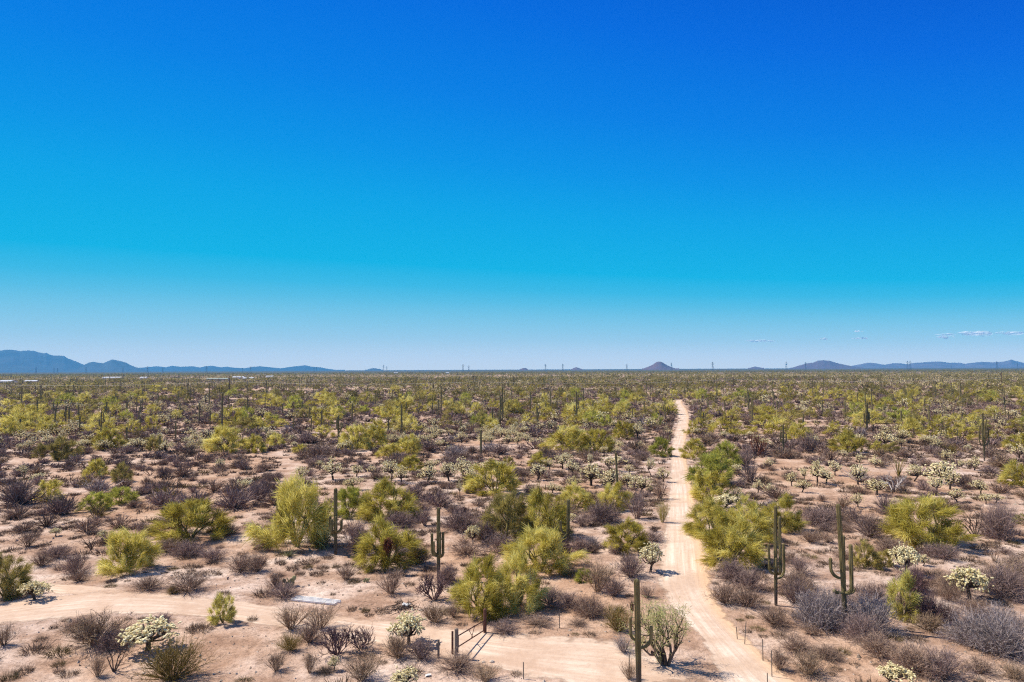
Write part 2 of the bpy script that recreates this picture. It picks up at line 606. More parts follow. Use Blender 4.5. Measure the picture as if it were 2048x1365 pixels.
def blobs(g, P, D, L, Rr, n=5, mi=0, tone=0.5):
    """many short fat cactus joints (capsules) at once"""
    k = len(P)
    D = norm(D)
    X = norm(np.cross(D, np.array([0.31, 0.47, 0.83])))
    Y = np.cross(D, X)
    L = np.broadcast_to(L, (k,))
    Rr = np.broadcast_to(Rr, (k,))
    a = np.arange(n) * 2 * math.pi / n
    ring = np.cos(a)[None, :, None] * X[:, None] + np.sin(a)[None, :, None] * Y[:, None]
    rows = [P[:, None]]
    for t, r in ((0.18, 0.85), (0.75, 1.0)):
        rows.append(P[:, None] + D[:, None] * (L * t)[:, None, None] + ring * (Rr * r)[:, None, None])
    rows.append((P + D * L[:, None])[:, None])
    V = np.concatenate(rows, 1)
    m = 2 + 2 * n
    j = np.arange(n)
    j2 = (j + 1) % n
    tri = np.concatenate([np.stack([0 * j, 1 + j2, 1 + j], -1), np.stack([1 + n + j, 1 + n + j2, 0 * j + m - 1], -1)])
    quad = np.stack([1 + j, 1 + j2, 1 + n + j2, 1 + n + j], -1)
    base = (np.arange(k) * m)[:, None, None]
    tn = np.repeat(np.broadcast_to(np.asarray(tone, float), (k,)), m)
    g.add(V.reshape(-1, 3), (base + tri[None]).reshape(-1, 3), mi, tn)
    g.L.append((base + quad[None]).ravel() + g.n - len(tn))
    g.T.append(np.full(k * n, 4))
    g.MI.append(np.full(k * n, mi))
    return g


def box(g, lo, hi, mi=0, tone=0.5):
    (a, b, c), (d, e, f) = lo, hi
    V = [(a, b, c), (d, b, c), (d, e, c), (a, e, c), (a, b, f), (d, b, f), (d, e, f), (a, e, f)]
    return g.add(V, [(0, 3, 2, 1), (4, 5, 6, 7), (0, 1, 5, 4), (1, 2, 6, 5), (2, 3, 7, 6), (3, 0, 4, 7)], mi, tone)


def link(name, me, parent=None, loc=(0, 0, 0), rz=0.0, sc=(1, 1, 1)):
    o = bpy.data.objects.new(name, me)
    COL.objects.link(o)
    if parent:
        o.parent = parent
    else:
        o.location = loc
        o.rotation_euler = (0, 0, rz)
        o.scale = sc
    return o


def tag(o, label=None, cat=None, group=None, kind=None):
    for k, v in (('label', label), ('category', cat), ('group', group), ('kind', kind)):
        if v:
            o[k] = v
    return o


def merge(protos, inst):
    """one G from many copies; inst rows: proto index, x, y, z, rotation, scale xy, scale z, tone shift"""
    out = G()
    for i, p in enumerate(protos):
        rows = np.array([r[1:] for r in inst if r[0] == i])
        if not len(rows):
            continue
        V, L, T, MI, TN = p.arrays()
        k, n = len(rows), len(V)
        c, s_ = np.cos(rows[:, 3])[:, None], np.sin(rows[:, 3])[:, None]
        X = (V[None, :, 0] * c - V[None, :, 1] * s_) * rows[:, 4][:, None] + rows[:, 0][:, None]
        Y = (V[None, :, 0] * s_ + V[None, :, 1] * c) * rows[:, 4][:, None] + rows[:, 1][:, None]
        Z = V[None, :, 2] * rows[:, 5][:, None] + rows[:, 2][:, None]
        out.V.append(np.stack([X, Y, Z], -1).reshape(-1, 3))
        out.L.append((L[None] + (np.arange(k) * n)[:, None]).ravel() + out.n)
        out.T.append(np.tile(T, k))
        out.MI.append(np.tile(MI, k))
        out.TN.append(np.clip(TN[None] + rows[:, 6][:, None], 0, 1).ravel())
        out.n += k * n
    return out


# ------------------------------------------------------------------ plants (unit: metres at scale 1)
def branch_tree(g, rng, base, d0, length, r0, levels, kids=(2, 3), spread=0.6, shrink=0.68, up=0.15, mi=0, n=5, tips=None, wig=0.12, rsh=0.62):
    pts = [np.array(base, float)]
    d = norm(np.array(d0, float))
    k = 4
    for i in range(k):
        d = norm(d + rng.normal(size=3) * wig + np.array([0, 0, up * 0.3]))
        pts.append(pts[-1] + d * length / k)
    tube(g, pts, np.linspace(r0, r0 * rsh, k + 1), n, mi, rng.uniform(0.2, 0.8), cap=levels == 0)
    if levels == 0:
        if tips is not None:
            tips.append((pts[-1], d))
        return
    for _ in range(rng.integers(kids[0], kids[1] + 1)):
        t = rng.uniform(0.55, 1.0)
        p = pts[-1] if t > 0.85 else pts[-2]
        nd = norm(d + rng.normal(size=3) * spread + np.array([0, 0, up]))
        branch_tree(g, rng, p, nd, length * shrink * rng.uniform(0.75, 1.15), r0 * rsh * 0.85, levels - 1, kids, spread, shrink, up, mi, max(3, n - 1), tips, wig, rsh)


def palo_crown(seed, nclump, per, W, Lm=0.62, seg=2, mi=0):
    """dome 4.6 m across and 4 m high of fine yellow-green twigs, in loose clumps with gaps between"""
    rng = np.random.default_rng(seed)
    g = G()
    ph = rng.uniform(0, 6.28, 4)
    az = rng.uniform(0, 2 * math.pi, nclump)
    zz = rng.uniform(0.0, 1.0, nclump)
    zz = np.where(rng.random(nclump) < 0.22, zz * 0.25, zz)
    lump = 1 + 0.18 * np.sin(2 * az + ph[0]) + 0.14 * np.sin(3 * az + ph[1] + 3 * zz) + 0.13 * np.sin(5 * az + ph[2] + 2 * zz)
    rr = rng.uniform(0.4, 1.0, nclump) ** 0.45
    ring = np.sqrt(np.clip(1 - (zz * 0.97) ** 2, 0, 1)) * (0.86 + 0.14 * np.minimum(1, zz * 4))
    C = np.stack([2.05 * lump * rr * ring * np.cos(az), 2.05 * lump * rr * ring * np.sin(az), 0.16 + 2.9 * zz * (0.78 + 0.22 * rr) * (1 + 0.15 * np.sin(2 * az + ph[3])) * rng.uniform(0.88, 1.12, nclump)], -1)
    ct = rng.uniform(0.1, 0.9, nclump)
    n = nclump * per
    idx = np.repeat(np.arange(nclump), per)
    out = norm(C - np.array([0, 0, 0.5]))
    cd = norm(out * 0.8 + np.array([0, 0, 0.35]) + rng.normal(size=(nclump, 3)) * 0.42)
    D = cd[idx] + rng.normal(size=(n, 3)) * 0.34
    P = C[idx] + rng.normal(size=(n, 3)) * np.array([0.13, 0.13, 0.11]) + cd[idx] * rng.uniform(-0.3, 0.25, n)[:, None]
    P[:, 2] = np.maximum(P[:, 2], 0.08)
    strips(g, P, D, rng.uniform(0.55, 1.25, n) * Lm, W * rng.uniform(0.7, 1.3, n), 0.22, mi, np.clip(ct[idx] * 0.75 + rng.uniform(-0.1, 0.4, n), 0, 1), rng, seg)
    return g


def palo_trunk(seed, levels=2, n=6, mi=0):
    rng = np.random.default_rng(seed + 100)
    g = G()
    k = rng.integers(4, 7)
    for i in range(k):
        a = i * 6.283 / k + rng.uniform(-0.4, 0.4)
        d = (math.cos(a) * 0.75, math.sin(a) * 0.75, rng.uniform(0.8, 1.2))
        branch_tree(g, rng, (math.cos(a) * 0.07, math.sin(a) * 0.07, -0.05), d, rng.uniform(1.2, 1.6), 0.085, levels, (2, 3), 0.45, 0.7, 0.18, mi, n)
    return g


def cholla_parts(seed, nclus, per, sides=5, js=1.0, spines=True, tl=6):
    """chain-fruit cholla 2 m high: dark branching trunk, pale spiny joints in hanging bunches"""
    rng = np.random.default_rng(seed)
    tr, cr = G(), G()
    lean = rng.normal(size=2) * 0.15
    top = np.array([lean[0], lean[1], rng.uniform(0.55, 0.8)])
    tube(tr, [(0, 0, -0.05), (lean[0] * 0.3, lean[1] * 0.3, 0.25), top * (0.8, 0.8, 0.8), top], [0.10, 0.085, 0.075, 0.07], tl, 0, 0.3)
    cen = []
    for i in range(nclus):
        a = i * 2.4 + rng.uniform(-0.5, 0.5)
        f = math.sqrt((i + 0.5) / nclus)
        e = np.array([math.cos(a) * 0.78 * f * rng.uniform(0.75, 1.2), math.sin(a) * 0.78 * f * rng.uniform(0.75, 1.2), 0])
        e[2] = 1.74 - 0.62 * f * f + rng.uniform(-0.25, 0.16)
        mid = top * 0.5 + e * 0.5 + np.array([e[0] * 0.15, e[1] * 0.15, -0.16])
        tube(tr, [top * rng.uniform(0.72, 1.0), mid, e], [0.055, 0.045, 0.03], max(4, tl - 1), 0, rng.uniform(0.1, 0.9))
        cen.append(e)
    cen = np.array(cen)
    idx = np.repeat(np.arange(nclus), per)
    n = len(idx)
    outw = norm(cen * np.array([1, 1, 0]) + 1e-4)
    D = rng.normal(size=(n, 3)) * 0.8 + outw[idx] * 0.45 + np.array([0, 0, 0.15])
    P = cen[idx] + rng.normal(size=(n, 3)) * np.array([0.11, 0.11, 0.09]) * (1 + 0.3 * (js - 1))
    hang = rng.random(n) < 0.3
    P[hang, 2] -= rng.uniform(0.1, 0.32, hang.sum())
    D[hang] = D[hang] * 0.4 + np.array([0, 0, -1.0])
    Ln = rng.uniform(0.12, 0.22, n) * js
    tn = rng.uniform(0.15, 1, n)
    blobs(cr, P, D, Ln, rng.uniform(0.034, 0.05, n) * js, sides, 0, tn)
    if spines:
        ii = np.repeat(np.arange(n), 3)
        Dn = norm(D)
        P2 = P[ii] + Dn[ii] * (Ln[ii] * rng.uniform(0.2, 1, len(ii)))[:, None]
        strips(cr, P2, rng.normal(size=(len(ii), 3)) + Dn[ii] * 0.3, 0.085, 0.012, 0, 0, np.clip(tn[ii] + 0.25, 0, 1), rng, 1)
    return tr, cr


def twig_shrub(seed, stems, side, W, spread=1.0, el=(20, 88), mi=0, fine=True):
    """unit shrub about 1 m high and 1.6 m wide: stems fanning from one foot, forking into fine twigs"""
    rng = np.random.default_rng(seed)
    g = G()
    a = rng.uniform(0, 6.283, stems)
    e = np.radians(rng.uniform(el[0], el[1], stems))
    D = np.stack([np.cos(a) * np.cos(e) * spread, np.sin(a) * np.cos(e) * spread, np.sin(e)], -1)
    D = norm(D)
    P = np.stack([np.cos(a) * 0.1 * rng.random(stems), np.sin(a) * 0.1 * rng.random(stems), np.full(stems, -0.02)], -1)
    L = rng.uniform(0.6, 1.05, stems)
    st = rng.uniform(0.0, 0.8, stems)
    strips(g, P, D, L, W * 1.3, 0.06, mi, st, rng, 2)
    idx = np.repeat(np.arange(stems), side)
    n = len(idx)
    t = rng.uniform(0.25, 1.0, n)
    P2 = P[idx] + D[idx] * (L[idx] * t)[:, None] - np.array([0, 0, 1.0]) * (0.06 * t * t * L[idx])[:, None]
    D2 = norm(D[idx] + rng.normal(size=(n, 3)) * 0.55 + np.array([0, 0, 0.2]))
    L2 = rng.uniform(0.15, 0.42, n)
    t2 = np.clip(st[idx] * 0.5 + rng.uniform(0.1, 0.6, n), 0, 1)
    strips(g, P2, D2, L2, W * 0.85, 0.05, mi, t2, rng, 1)
    if fine:
        ii = np.repeat(np.arange(n), 2)
        P3 = P2[ii] + D2[ii] * (L2[ii] * rng.uniform(0.4, 1.0, len(ii)))[:, None]
        strips(g, P3, D2[ii] + rng.normal(size=(len(ii), 3)) * 0.7, rng.uniform(0.07, 0.2, len(ii)), W * 0.65, 0, mi, np.clip(t2[ii] + rng.uniform(-0.1, 0.35, len(ii)), 0, 1), rng, 1)
    V = g.arrays()[0]
    V[:, 2] = np.where(V[:, 2] < -0.03, -0.03, V[:, 2])
    return g


def tuft_mound(seed, n, W, mi=0):
    """unit low mound about 1 m across and 0.42 m high"""
    rng = np.random.default_rng(seed)
    g = G()
    a = rng.uniform(0, 6.283, n)
    r = np.sqrt(rng.random(n)) * 0.36
    P = np.stack([np.cos(a) * r, np.sin(a) * r * 0.9, np.full(n, -0.01) + 0.10 * (1 - r / 0.36) * rng.random(n)], -1)
    D = np.stack([np.cos(a) * r * 2.6, np.sin(a) * r * 2.6, rng.uniform(0.35, 1.0, n)], -1) + rng.normal(size=(n, 3)) * 0.35
    D[:, 2] = np.abs(D[:, 2]) + 0.05
    strips(g, P, D, rng.uniform(0.14, 0.36, n), W * rng.uniform(0.6, 1.4, n), 0.12, mi, rng.uniform(0, 1, n), rng, 1)
    return g


def staghorn(seed, mi=0):
    rng = np.random.default_rng(seed)
    g = G()
    for i in range(15):
        a = i * 0.419 + rng.uniform(-0.3, 0.3)
        d = (math.cos(a) * 0.9, math.sin(a) * 0.9, rng.uniform(0.7, 1.5))
        branch_tree(g, rng, (math.cos(a) * 0.05, math.sin(a) * 0.05, -0.03), d, 0.42, 0.018, 3, (2, 4), 0.6, 0.74, 0.2, mi, 5, None, 0.16, 0.85)
    return g


def bare_tree(seed, levels=4, stems=4, mi=0, r0=0.06, spread=0.6, n=5):
    """unit about 2.4 m high, many-stemmed leafless tree"""
    rng = np.random.default_rng(seed)
    g = G()
    for i in range(stems):
        a = i * 6.283 / stems + rng.uniform(-0.4, 0.4)
        branch_tree(g, rng, (math.cos(a) * 0.05, math.sin(a) * 0.05, -0.04), (math.cos(a) * 0.7, math.sin(a) * 0.7, rng.uniform(0.8, 1.3)), 0.85, r0, levels, (2, 3), spread, 0.68, 0.15, mi, n)
    return g


def rib_tube(g, P, rad, ribs=13, mi=0, tone=1.0, depth=0.22):
    P = np.asarray(P, float)
    k = len(P)
    rad = np.asarray(rad, float)
    T = norm(np.gradient(P, axis=0))
    ref = np.array([0.0, 1.0, 0.0])
    X = np.zeros((k, 3))
    x = norm(np.cross(ref, T[0])) if abs(T[0][1]) < 0.9 else np.array([1.0, 0, 0])
    for i in range(k):
        x = norm(x - T[i] * np.dot(x, T[i]))
        X[i] = x
    Y = np.cross(T, X)
    n = ribs * 2
    a = np.arange(n) * 2 * math.pi / n
    m = np.where(np.arange(n) % 2 == 0, 1.0, 1 - depth)
    V = P[:, None] + rad[:, None, None] * (m * np.cos(a))[None, :, None] * X[:, None] + rad[:, None, None] * (m * np.sin(a))[None, :, None] * Y[:, None]
    i = np.arange(k - 1)[:, None] * n
    j = np.arange(n)[None]
    q = np.stack([i + j, i + (j + 1) % n, i + n + (j + 1) % n, i + n + j], -1).reshape(-1, 4)
    tn = np.repeat(np.broadcast_to(np.asarray(tone, float), (k,)), n)
    g.add(V.reshape(-1, 3), q, mi, tn)
    return g


def sag_trunk(h, r, ribs=13, lean=(0, 0), rows=16):
    g = G()
    z = np.concatenate([[-0.1], np.linspace(0.0, h - r * 0.9, rows - 4), h - r * np.array([0.55, 0.25, 0.08, 0.0])])
    f = np.clip(z / h, 0, 1)
    rad = r * (0.86 + 0.20 * np.sin(np.clip(f * 1.25, 0, 1) * math.pi * 0.75))
    rad[-4:] = r * 0.98 * np.array([0.88, 0.66, 0.40, 0.04])
    P = np.stack([lean[0] * f ** 1.3, lean[1] * f ** 1.3, z], -1)
    tone = np.clip((z - 0.10 * h) / (0.22 * h), 0.0, 1)
    return rib_tube(g, P, rad, ribs, 0, tone)


def sag_arm(p0, reach, ztop, r, ribs=10, drop=0.0):
    """arm leaving the trunk at p0, out along reach (x, y), bending up to ztop"""
    g = G()
    p0 = np.array(p0, float)
    rx = np.array([reach[0], reach[1], 0.0])
    ln = np.linalg.norm(rx)
    rise = min(ln * 1.0, max(0.1, (ztop - p0[2]) * 0.6))
    pts = [p0]
    for t in np.linspace(0.2, 1, 6):
        a = t * math.pi / 2
        pts.append(p0 + rx * math.sin(a) + np.array([0, 0, rise * (1 - math.cos(a)) - drop * math.sin(a * 2)]))
    z0 = pts[-1][2]
    zt = max(ztop, z0 + r * 1.2)
    for z in list(np.linspace(z0, zt - r * 0.9, 5)[1:]) + [zt - r * 0.5, zt - r * 0.2, zt]:
        pts.append(np.array([p0[0] + rx[0], p0[1] + rx[1], z]))
    k = len(pts)
    rad = np.full(k, r)
    rad[:3] = r * np.array([0.72, 0.82, 0.92])
    rad[-3:] = r * np.array([0.86, 0.62, 0.05])
    return rib_tube(g, pts, rad, ribs, 0, 1.0)


# ------------------------------------------------------------------ the setting: ground, roads, mountains
def axis(fine, near, far, grow):
    a = list(np.arange(-near, near + fine / 2, fine))
    s = fine
    while a[-1] < far:
        s *= grow
        a.append(a[-1] + s)
    a[-1] = far
    return np.array(a)


gx = axis(0.9, 63, 10300, 1.09)
neg = -gx[gx > 63][::-1]
gx = np.concatenate([neg, gx])
gy = axis(0.9, 70, 17300, 1.09) + 75
gy = np.concatenate([[-1400, -800, -400, -200, -100, -50, -20, -5], gy[gy > 0]])
XX, YY = np.meshgrid(gx, gy)
g = G()
nx, ny = len(gx), len(gy)
ii = np.arange(ny - 1)[:, None] * nx + np.arange(nx - 1)[None]
g.add(np.stack([XX, YY, gz(XX, YY)], -1).reshape(-1, 3), np.stack([ii, ii + 1, ii + nx + 1, ii + nx], -1).reshape(-1, 4))
tag(link('ground', g.mesh('ground', M['ground'], True)), 'pinkish sandy desert plain reaching to the horizon', None, None, 'structure')

ROADPTS = []


def road(name, rows, mat, label, lift, wide=1.25, fade0=False, fade1=False, step=0.8):
    """rows: pixel of the two edges (u1, v1, u2, v2) from near to far"""
    A = np.array([ground_pt(r[0], r[1]) for r in rows])
    B = np.array([ground_pt(r[2], r[3]) for r in rows])
    C, Wd = (A + B) / 2, (B - A) / 2 * wide
    s = np.concatenate([[0], np.cumsum(np.linalg.norm(np.diff(C, axis=0), axis=1))])
    n = max(4, int(s[-1] / step))
    q = np.linspace(0, s[-1], n)

    def smooth(a):
        k = np.ones(7) / 7
        return np.convolve(np.concatenate([[a[0]] * 3, a, [a[-1]] * 3]), k, 'valid')

    Cx, Cy, Wx, Wy = [smooth(np.interp(q, s, a)) for a in (C[:, 0], C[:, 1], Wd[:, 0], Wd[:, 1])]
    t = np.linspace(-1, 1, 13)
    X = Cx[:, None] + Wx[:, None] * t
    Y = Cy[:, None] + Wy[:, None] * t
    Z = gz(X, Y) + lift
    m = len(t)
    i = np.arange(n - 1)[:, None] * m + np.arange(m - 1)[None]
    gg = G().add(np.stack([X, Y, Z], -1).reshape(-1, 3), np.stack([i, i + 1, i + m + 1, i + m], -1).reshape(-1, 4))
    me = gg.mesh(name, mat, True)
    ed = np.abs(np.broadcast_to(t, (n, m))).copy()
    L = s[-1]
    if fade0:
        ed += np.clip(1 - q / 5.0, 0, 1)[:, None]
    if fade1:
        ed += np.clip(1 - (L - q) / 5.0, 0, 1)[:, None]
    for nm, val in (('across', np.broadcast_to(t, (n, m))), ('edge', ed), ('along', np.broadcast_to(q[:, None], (n, m)))):
        a = me.attributes.new(nm, 'FLOAT', 'POINT')
        a.data.foreach_set('value', np.ascontiguousarray(val, np.float32).ravel())
    o = tag(link(name, me), label, None, None, 'structure')
    for k in range(0, n, 2):
        ROADPTS.append((Cx[k], Cy[k], math.hypot(Wx[k], Wy[k]) / wide))
    return o


MAIN = [(1470, 1440, 1700, 1440), (1445, 1365, 1600, 1365), (1422, 1320, 1532, 1320), (1398, 1280, 1492, 1280), (1378, 1250, 1466, 1250), (1346, 1220, 1440, 1220),
        (1320, 1190, 1428, 1190), (1314, 1150, 1420, 1150), (1321, 1100, 1412, 1100), (1329, 1060, 1398, 1060), (1337, 1000, 1391, 1000), (1340, 950, 1380, 950),
        (1342, 900, 1369, 900), (1348, 870, 1374, 870), (1354, 850, 1379, 850), (1356.5, 835, 1379, 835), (1353, 820, 1374, 820), (1350, 810, 1366, 810),
        (1350.5, 804, 1363, 804), (1353, 800, 1366, 800)]
road('dirt_road', MAIN, M['road'], 'pale straight dirt road running away between the bushes', 0.016, 1.22, False, True)
CROSS = [(1470, 1440, 1440, 1325), (1350, 1420, 1350, 1296), (1250, 1392, 1250, 1286), (1100, 1372, 1100, 1284), (1000, 1346, 1000, 1276), (900, 1322, 900, 1260), (800, 1300, 800, 1247),
         (700, 1281, 700, 1234), (600, 1262, 600, 1219), (520, 1249, 520, 1208), (420, 1237, 420, 1196), (320, 1230, 320, 1188), (250, 1229, 250, 1184), (150, 1236, 150, 1186), (60, 1244, 60, 1200),
         (-20, 1254, -20, 1210), (-90, 1264, -90, 1220)]
road('dirt_track', CROSS, M['track'], 'pale dirt track crossing the sand in front of the gate', 0.010, 1.25, True)
road('side_track', [(330, 1222, 330, 1188), (250, 1205, 250, 1178), (150, 1192, 150, 1171), (60, 1182, 60, 1164), (-20, 1172, -20, 1156), (-90, 1166, -90, 1150)], M['track'],
     'faint side track branching off behind the cross track', 0.006, 1.2, True)
road('spur_track', [(1395, 1258, 1395, 1216), (1460, 1254, 1460, 1220), (1530, 1262, 1530, 1234), (1600, 1272, 1600, 1248)], M['track'], 'short bare sandy spur beside the road', 0.006, 1.2, True, True)
ROADPTS = np.array(ROADPTS)


def fbm1(x, rng_seed, octs=5):
    r = np.random.default_rng(rng_seed)
    out = np.zeros_like(x, float)
    for o in range(octs):
        k = r.uniform(0.7, 1.3) * 2 ** o
        out += np.sin(x * k + r.uniform(0, 6.28)) / 2 ** (o * 0.9)
    return out


def ridge(name, prof, D, depth, mat, label, seed, rough=0.05, du=1.6, spur=0.35):
    prof = np.array(prof, float)
    U = np.arange(prof[0, 0], prof[-1, 0] + du, du)
    Vt = np.interp(U, prof[:, 0], prof[:, 1])
    dirs = np.array([px_ray(u, horizon_v(u)) for u in U])
    dirs = dirs[:, :2] / dirs[:, 1:2]
    hz = np.array([horizon_v(u) for u in U])
    top = np.maximum((hz - Vt) / F * D, 0) + H
    top += fbm1(U * 0.22, seed) * rough * 0.4 * np.clip(top - H, 0, 200)
    ts = np.linspace(-1, 1, 25)
    nU, nT = len(U), len(ts)
    Yd = D + ts[None] * depth * (0.55 + 0.45 * np.clip(top / max(top.max(), 1), 0, 1))[:, None]
    X = dirs[:, 0][:, None] * Yd
    base = np.clip(1 - np.abs(ts), 0, 1) ** 1.15
    rg = np.random.default_rng(seed)
    m_ = (np.abs(ts) * (1 - np.abs(ts)) * 4)[None]
    q = np.zeros_like(X)
    for o_ in range(5):
        fr = 2 ** o_ / depth * 1.4
        a1, p1, p2 = rg.uniform(0, 6.28), rg.uniform(0, 6.28), rg.uniform(0, 6.28)
        U1 = (X * math.cos(a1) + Yd * math.sin(a1)) * fr
        U2 = (-X * math.sin(a1) + Yd * math.cos(a1)) * fr
        q += (1 - np.abs(np.sin(U1 * 2.2 + p1 + 0.8 * np.sin(U2 * 2.9 + p2)))) / 1.8 ** o_
    sp = 1 - spur * 1.6 * np.clip(2.0 - q, 0, 2) / 2.0 * m_
    Z = top[:, None] * base[None] * sp - 2.0 * (1 - base)[None]
    gg = G()
    i = np.arange(nU - 1)[:, None] * nT + np.arange(nT - 1)[None]
    gg.add(np.stack([X, Yd, Z], -1).reshape(-1, 3), np.stack([i, i + nT, i + nT + 1, i + 1], -1).reshape(-1, 4))
    return tag(link(name, gg.mesh(name, mat, True)), label, None, None, 'structure')


ridge('mountains', [(-70, 709), (-40, 705), (0, 702), (14, 699.5), (25, 700), (40, 703), (47, 702), (55, 701), (66, 702), (75, 705), (85, 707), (92, 706), (103, 711), (112, 712), (127, 712), (135, 717),
                    (150, 723), (160, 727), (168, 730), (176, 733), (190, 737), (210, 741), (225, 743)], 12300, 2000, M['mount'], 'tall blue mountain range fading in the haze', 3, 0.03)
ridge('mountains', [(150, 742), (160, 735), (168, 730), (178, 725.5), (188, 724), (198, 726), (207, 727), (216, 722), (223, 719.5), (233, 721), (243, 723), (252, 726), (262, 731), (272, 735), (285, 738), (300, 742)],
      11300, 1200, M['mount'], 'double-peaked blue hill beside the tall range', 5, 0.03)
ridge('mountains', [(265, 741), (280, 736), (300, 734), (315, 733), (330, 735), (345, 732), (360, 734), (385, 733), (400, 735.5), (410, 733), (425, 732), (440, 735), (455, 734), (470, 736), (490, 737), (505, 734),
                    (520, 733), (540, 735), (560, 737), (575, 735), (590, 733), (610, 731), (625, 734), (640, 735), (655, 738), (670, 740), (690, 742)], 15000, 1500, M['mount'], 'low blue range of small distant peaks', 8, 0.02)
ridge('hill', [(730, 741), (738, 738.5), (746, 736.5), (752, 737.5), (758, 738), (766, 740.5)], 11000, 600, M['mount'], 'small low distant hill beside a pair of pylons', 9, 0.02, 1.0)
ridge('hill', [(1040, 739), (1046, 736.5), (1051, 736.5), (1056, 739)], 8000, 250, M['butte'], 'tiny dark knoll on the horizon', 10, 0.02, 0.7)
ridge('hill', [(1142, 739), (1148, 736), (1153, 734.8), (1158, 736.5), (1164, 739)], 8000, 300, M['butte'], 'small dark knoll on the horizon', 11, 0.02, 0.7)
ridge('butte', [(1284, 738.5), (1292, 735.5), (1300, 732.3), (1306, 729.5), (1310, 726.5), (1313, 724.5), (1318, 723.8), (1323, 724.2), (1328, 727), (1334, 730.5), (1341, 734), (1348, 736.5), (1358, 738)],
      7000, 330, M['butte'], 'purple-brown cone-shaped butte standing alone on the horizon', 12, 0.012, 0.8, 0.15)
ridge('hill', [(1496, 737), (1504, 735), (1510, 733.6), (1516, 734.6), (1528, 736.8)], 9000, 400, M['butte'], 'low dark mound on the horizon', 13, 0.02, 0.7)
ridge('hill', [(1580, 737), (1590, 734), (1600, 731), (1615, 727), (1625, 726), (1636, 722), (1648, 721), (1660, 722), (1672, 726), (1685, 729), (1700, 732), (1712, 734), (1725, 736)],
      9500, 900, M['butte'], 'broad purple hill with a long sloping shoulder', 14, 0.025, 1.0)
ridge('mountains', [(1690, 735), (1705, 732), (1720, 729), (1738, 725.5), (1750, 727), (1770, 730), (1785, 727), (1800, 727), (1815, 729), (1830, 726), (1850, 725), (1870, 723.5), (1885, 724), (1900, 726), (1920, 726),
                    (1930, 728), (1945, 726), (1965, 724), (1985, 725), (2005, 724), (2015, 722), (2023, 719.5), (2032, 722.5), (2048, 726), (2080, 728), (2120, 727)], 12400, 1300, M['mount_pale'],
      'long blue-purple range with one sharp peak', 15, 0.02)

# the air between
hz_m, hz_t, hz_b = new_mat('haze_air')
hz_t.nodes.remove(hz_b)
hv = hz_t.nodes.new('ShaderNodeVolumePrincipled')
hv.inputs['Color'].default_value = (*HAZE_C, 1)
hv.inputs['Density'].default_value = HAZE_D
hv.inputs['Anisotropy'].default_value = 0.0
hz_t.links.new(hv.outputs[0], hz_t.nodes['Material Output'].inputs['Volume'])
g = G()
box(g, (-HAZE_BOX[0], -HAZE_BOX[2], -2.5), (HAZE_BOX[0], HAZE_BOX[1], HAZE_BOX[3]))
tag(link('haze', g.mesh('haze', hz_m)), 'thin blue haze over the desert plain', None, None, 'stuff')

# small fair-weather clouds, far beyond the mountains
cl_m, cl_t, cl_b = new_mat('cloud')
cl_b.inputs['Base Color'].default_value = (0.95, 0.93, 0.93, 1)
cl_b.inputs['Roughness'].default_value = 1.0
cl_b.inputs['Specular IOR Level'].default_value = 0
lw = cl_t.nodes.new('ShaderNodeLayerWeight')
lw.inputs[0].default_value = 0.5
n_ = noise_node(cl_t, cl_t.nodes.new('ShaderNodeNewGeometry').outputs['Position'], 0.004, 5, 0.6)
r1 = ramp_node(cl_t, lw.outputs['Facing'], [(0.1, (0.95, 0.95, 0.95)), (0.9, (0, 0, 0))])
r2 = ramp_node(cl_t, n_, [(0.36, (0, 0, 0)), (0.62, (1, 1, 1))])
LKc = cl_t.links.new
cl_b.inputs['Base Color'].default_value = (1, 1, 1, 1)
cl_b.inputs['Transmission Weight'].default_value = 0.0
LKc(mixc(cl_t, 1.0, r1, r2, 'MULTIPLY'), cl_b.inputs['Alpha'])


def cloud(u, v, w, h, label, seed, n=9):
    D = 29000.0
    d = px_ray(u, v)
    p = np.array([0, 0, H]) + d / d[1] * D
    s = D / F
    rng = np.random.default_rng(seed)
    gg = G()
    for i in range(n):
        x = (i / (n - 1) - 0.5) * w * s * 0.92
        k = 1 - abs(i / (n - 1) - 0.5) * 1.5
        a, b = np.meshgrid(np.linspace(0, 2 * math.pi, 14, endpoint=False), np.linspace(-1.4, 1.4, 8))
        rx, rz = w * s * rng.uniform(0.10, 0.19), h * s * (0.2 + 0.3 * k) * rng.uniform(0.7, 1.1)
        V = np.stack([x + rx * np.cos(a) * np.cos(b), rx * 1.2 * np.sin(a) * np.cos(b) + rng.normal() * rx, rz * np.sin(b) * (1 + 0.25 * np.cos(3 * a + i)) + rng.normal() * rz * 0.3], -1).reshape(-1, 3)
        ii = np.arange(7)[:, None] * 14
        jj = np.arange(14)[None]
        gg.add(V, np.stack([ii + jj, ii + (jj + 1) % 14, ii + 14 + (jj + 1) % 14, ii + 14 + jj], -1).reshape(-1, 4))
    o = link('cloud', gg.mesh('cloud', cl_m, True), None, tuple(p))
    return tag(o, label, 'cloud', 'small clouds low over the horizon')


for c in [(1521, 682.5, 50, 7, 'bright small white cloud, nearest above the space between butte and broad hill'), 
          (1716, 663.5, 16, 4, 'tiny cloud puff, upper one of a stacked pair'), (1722, 677, 30, 5, 'small thin cloud, lower one of a stacked pair'), (1647, 678.5, 18, 4, 'tiny faint cloud between the bright cloud and the stacked pair'),
          (1889, 674.5, 26, 6, 'small slanting white cloud beside the long wispy one'), (1975, 667, 120, 12, 'long wispy cloud, the largest, above the sharp far peak')]:
    cloud(c[0], c[1], c[2], c[3], c[4], int(c[0]))
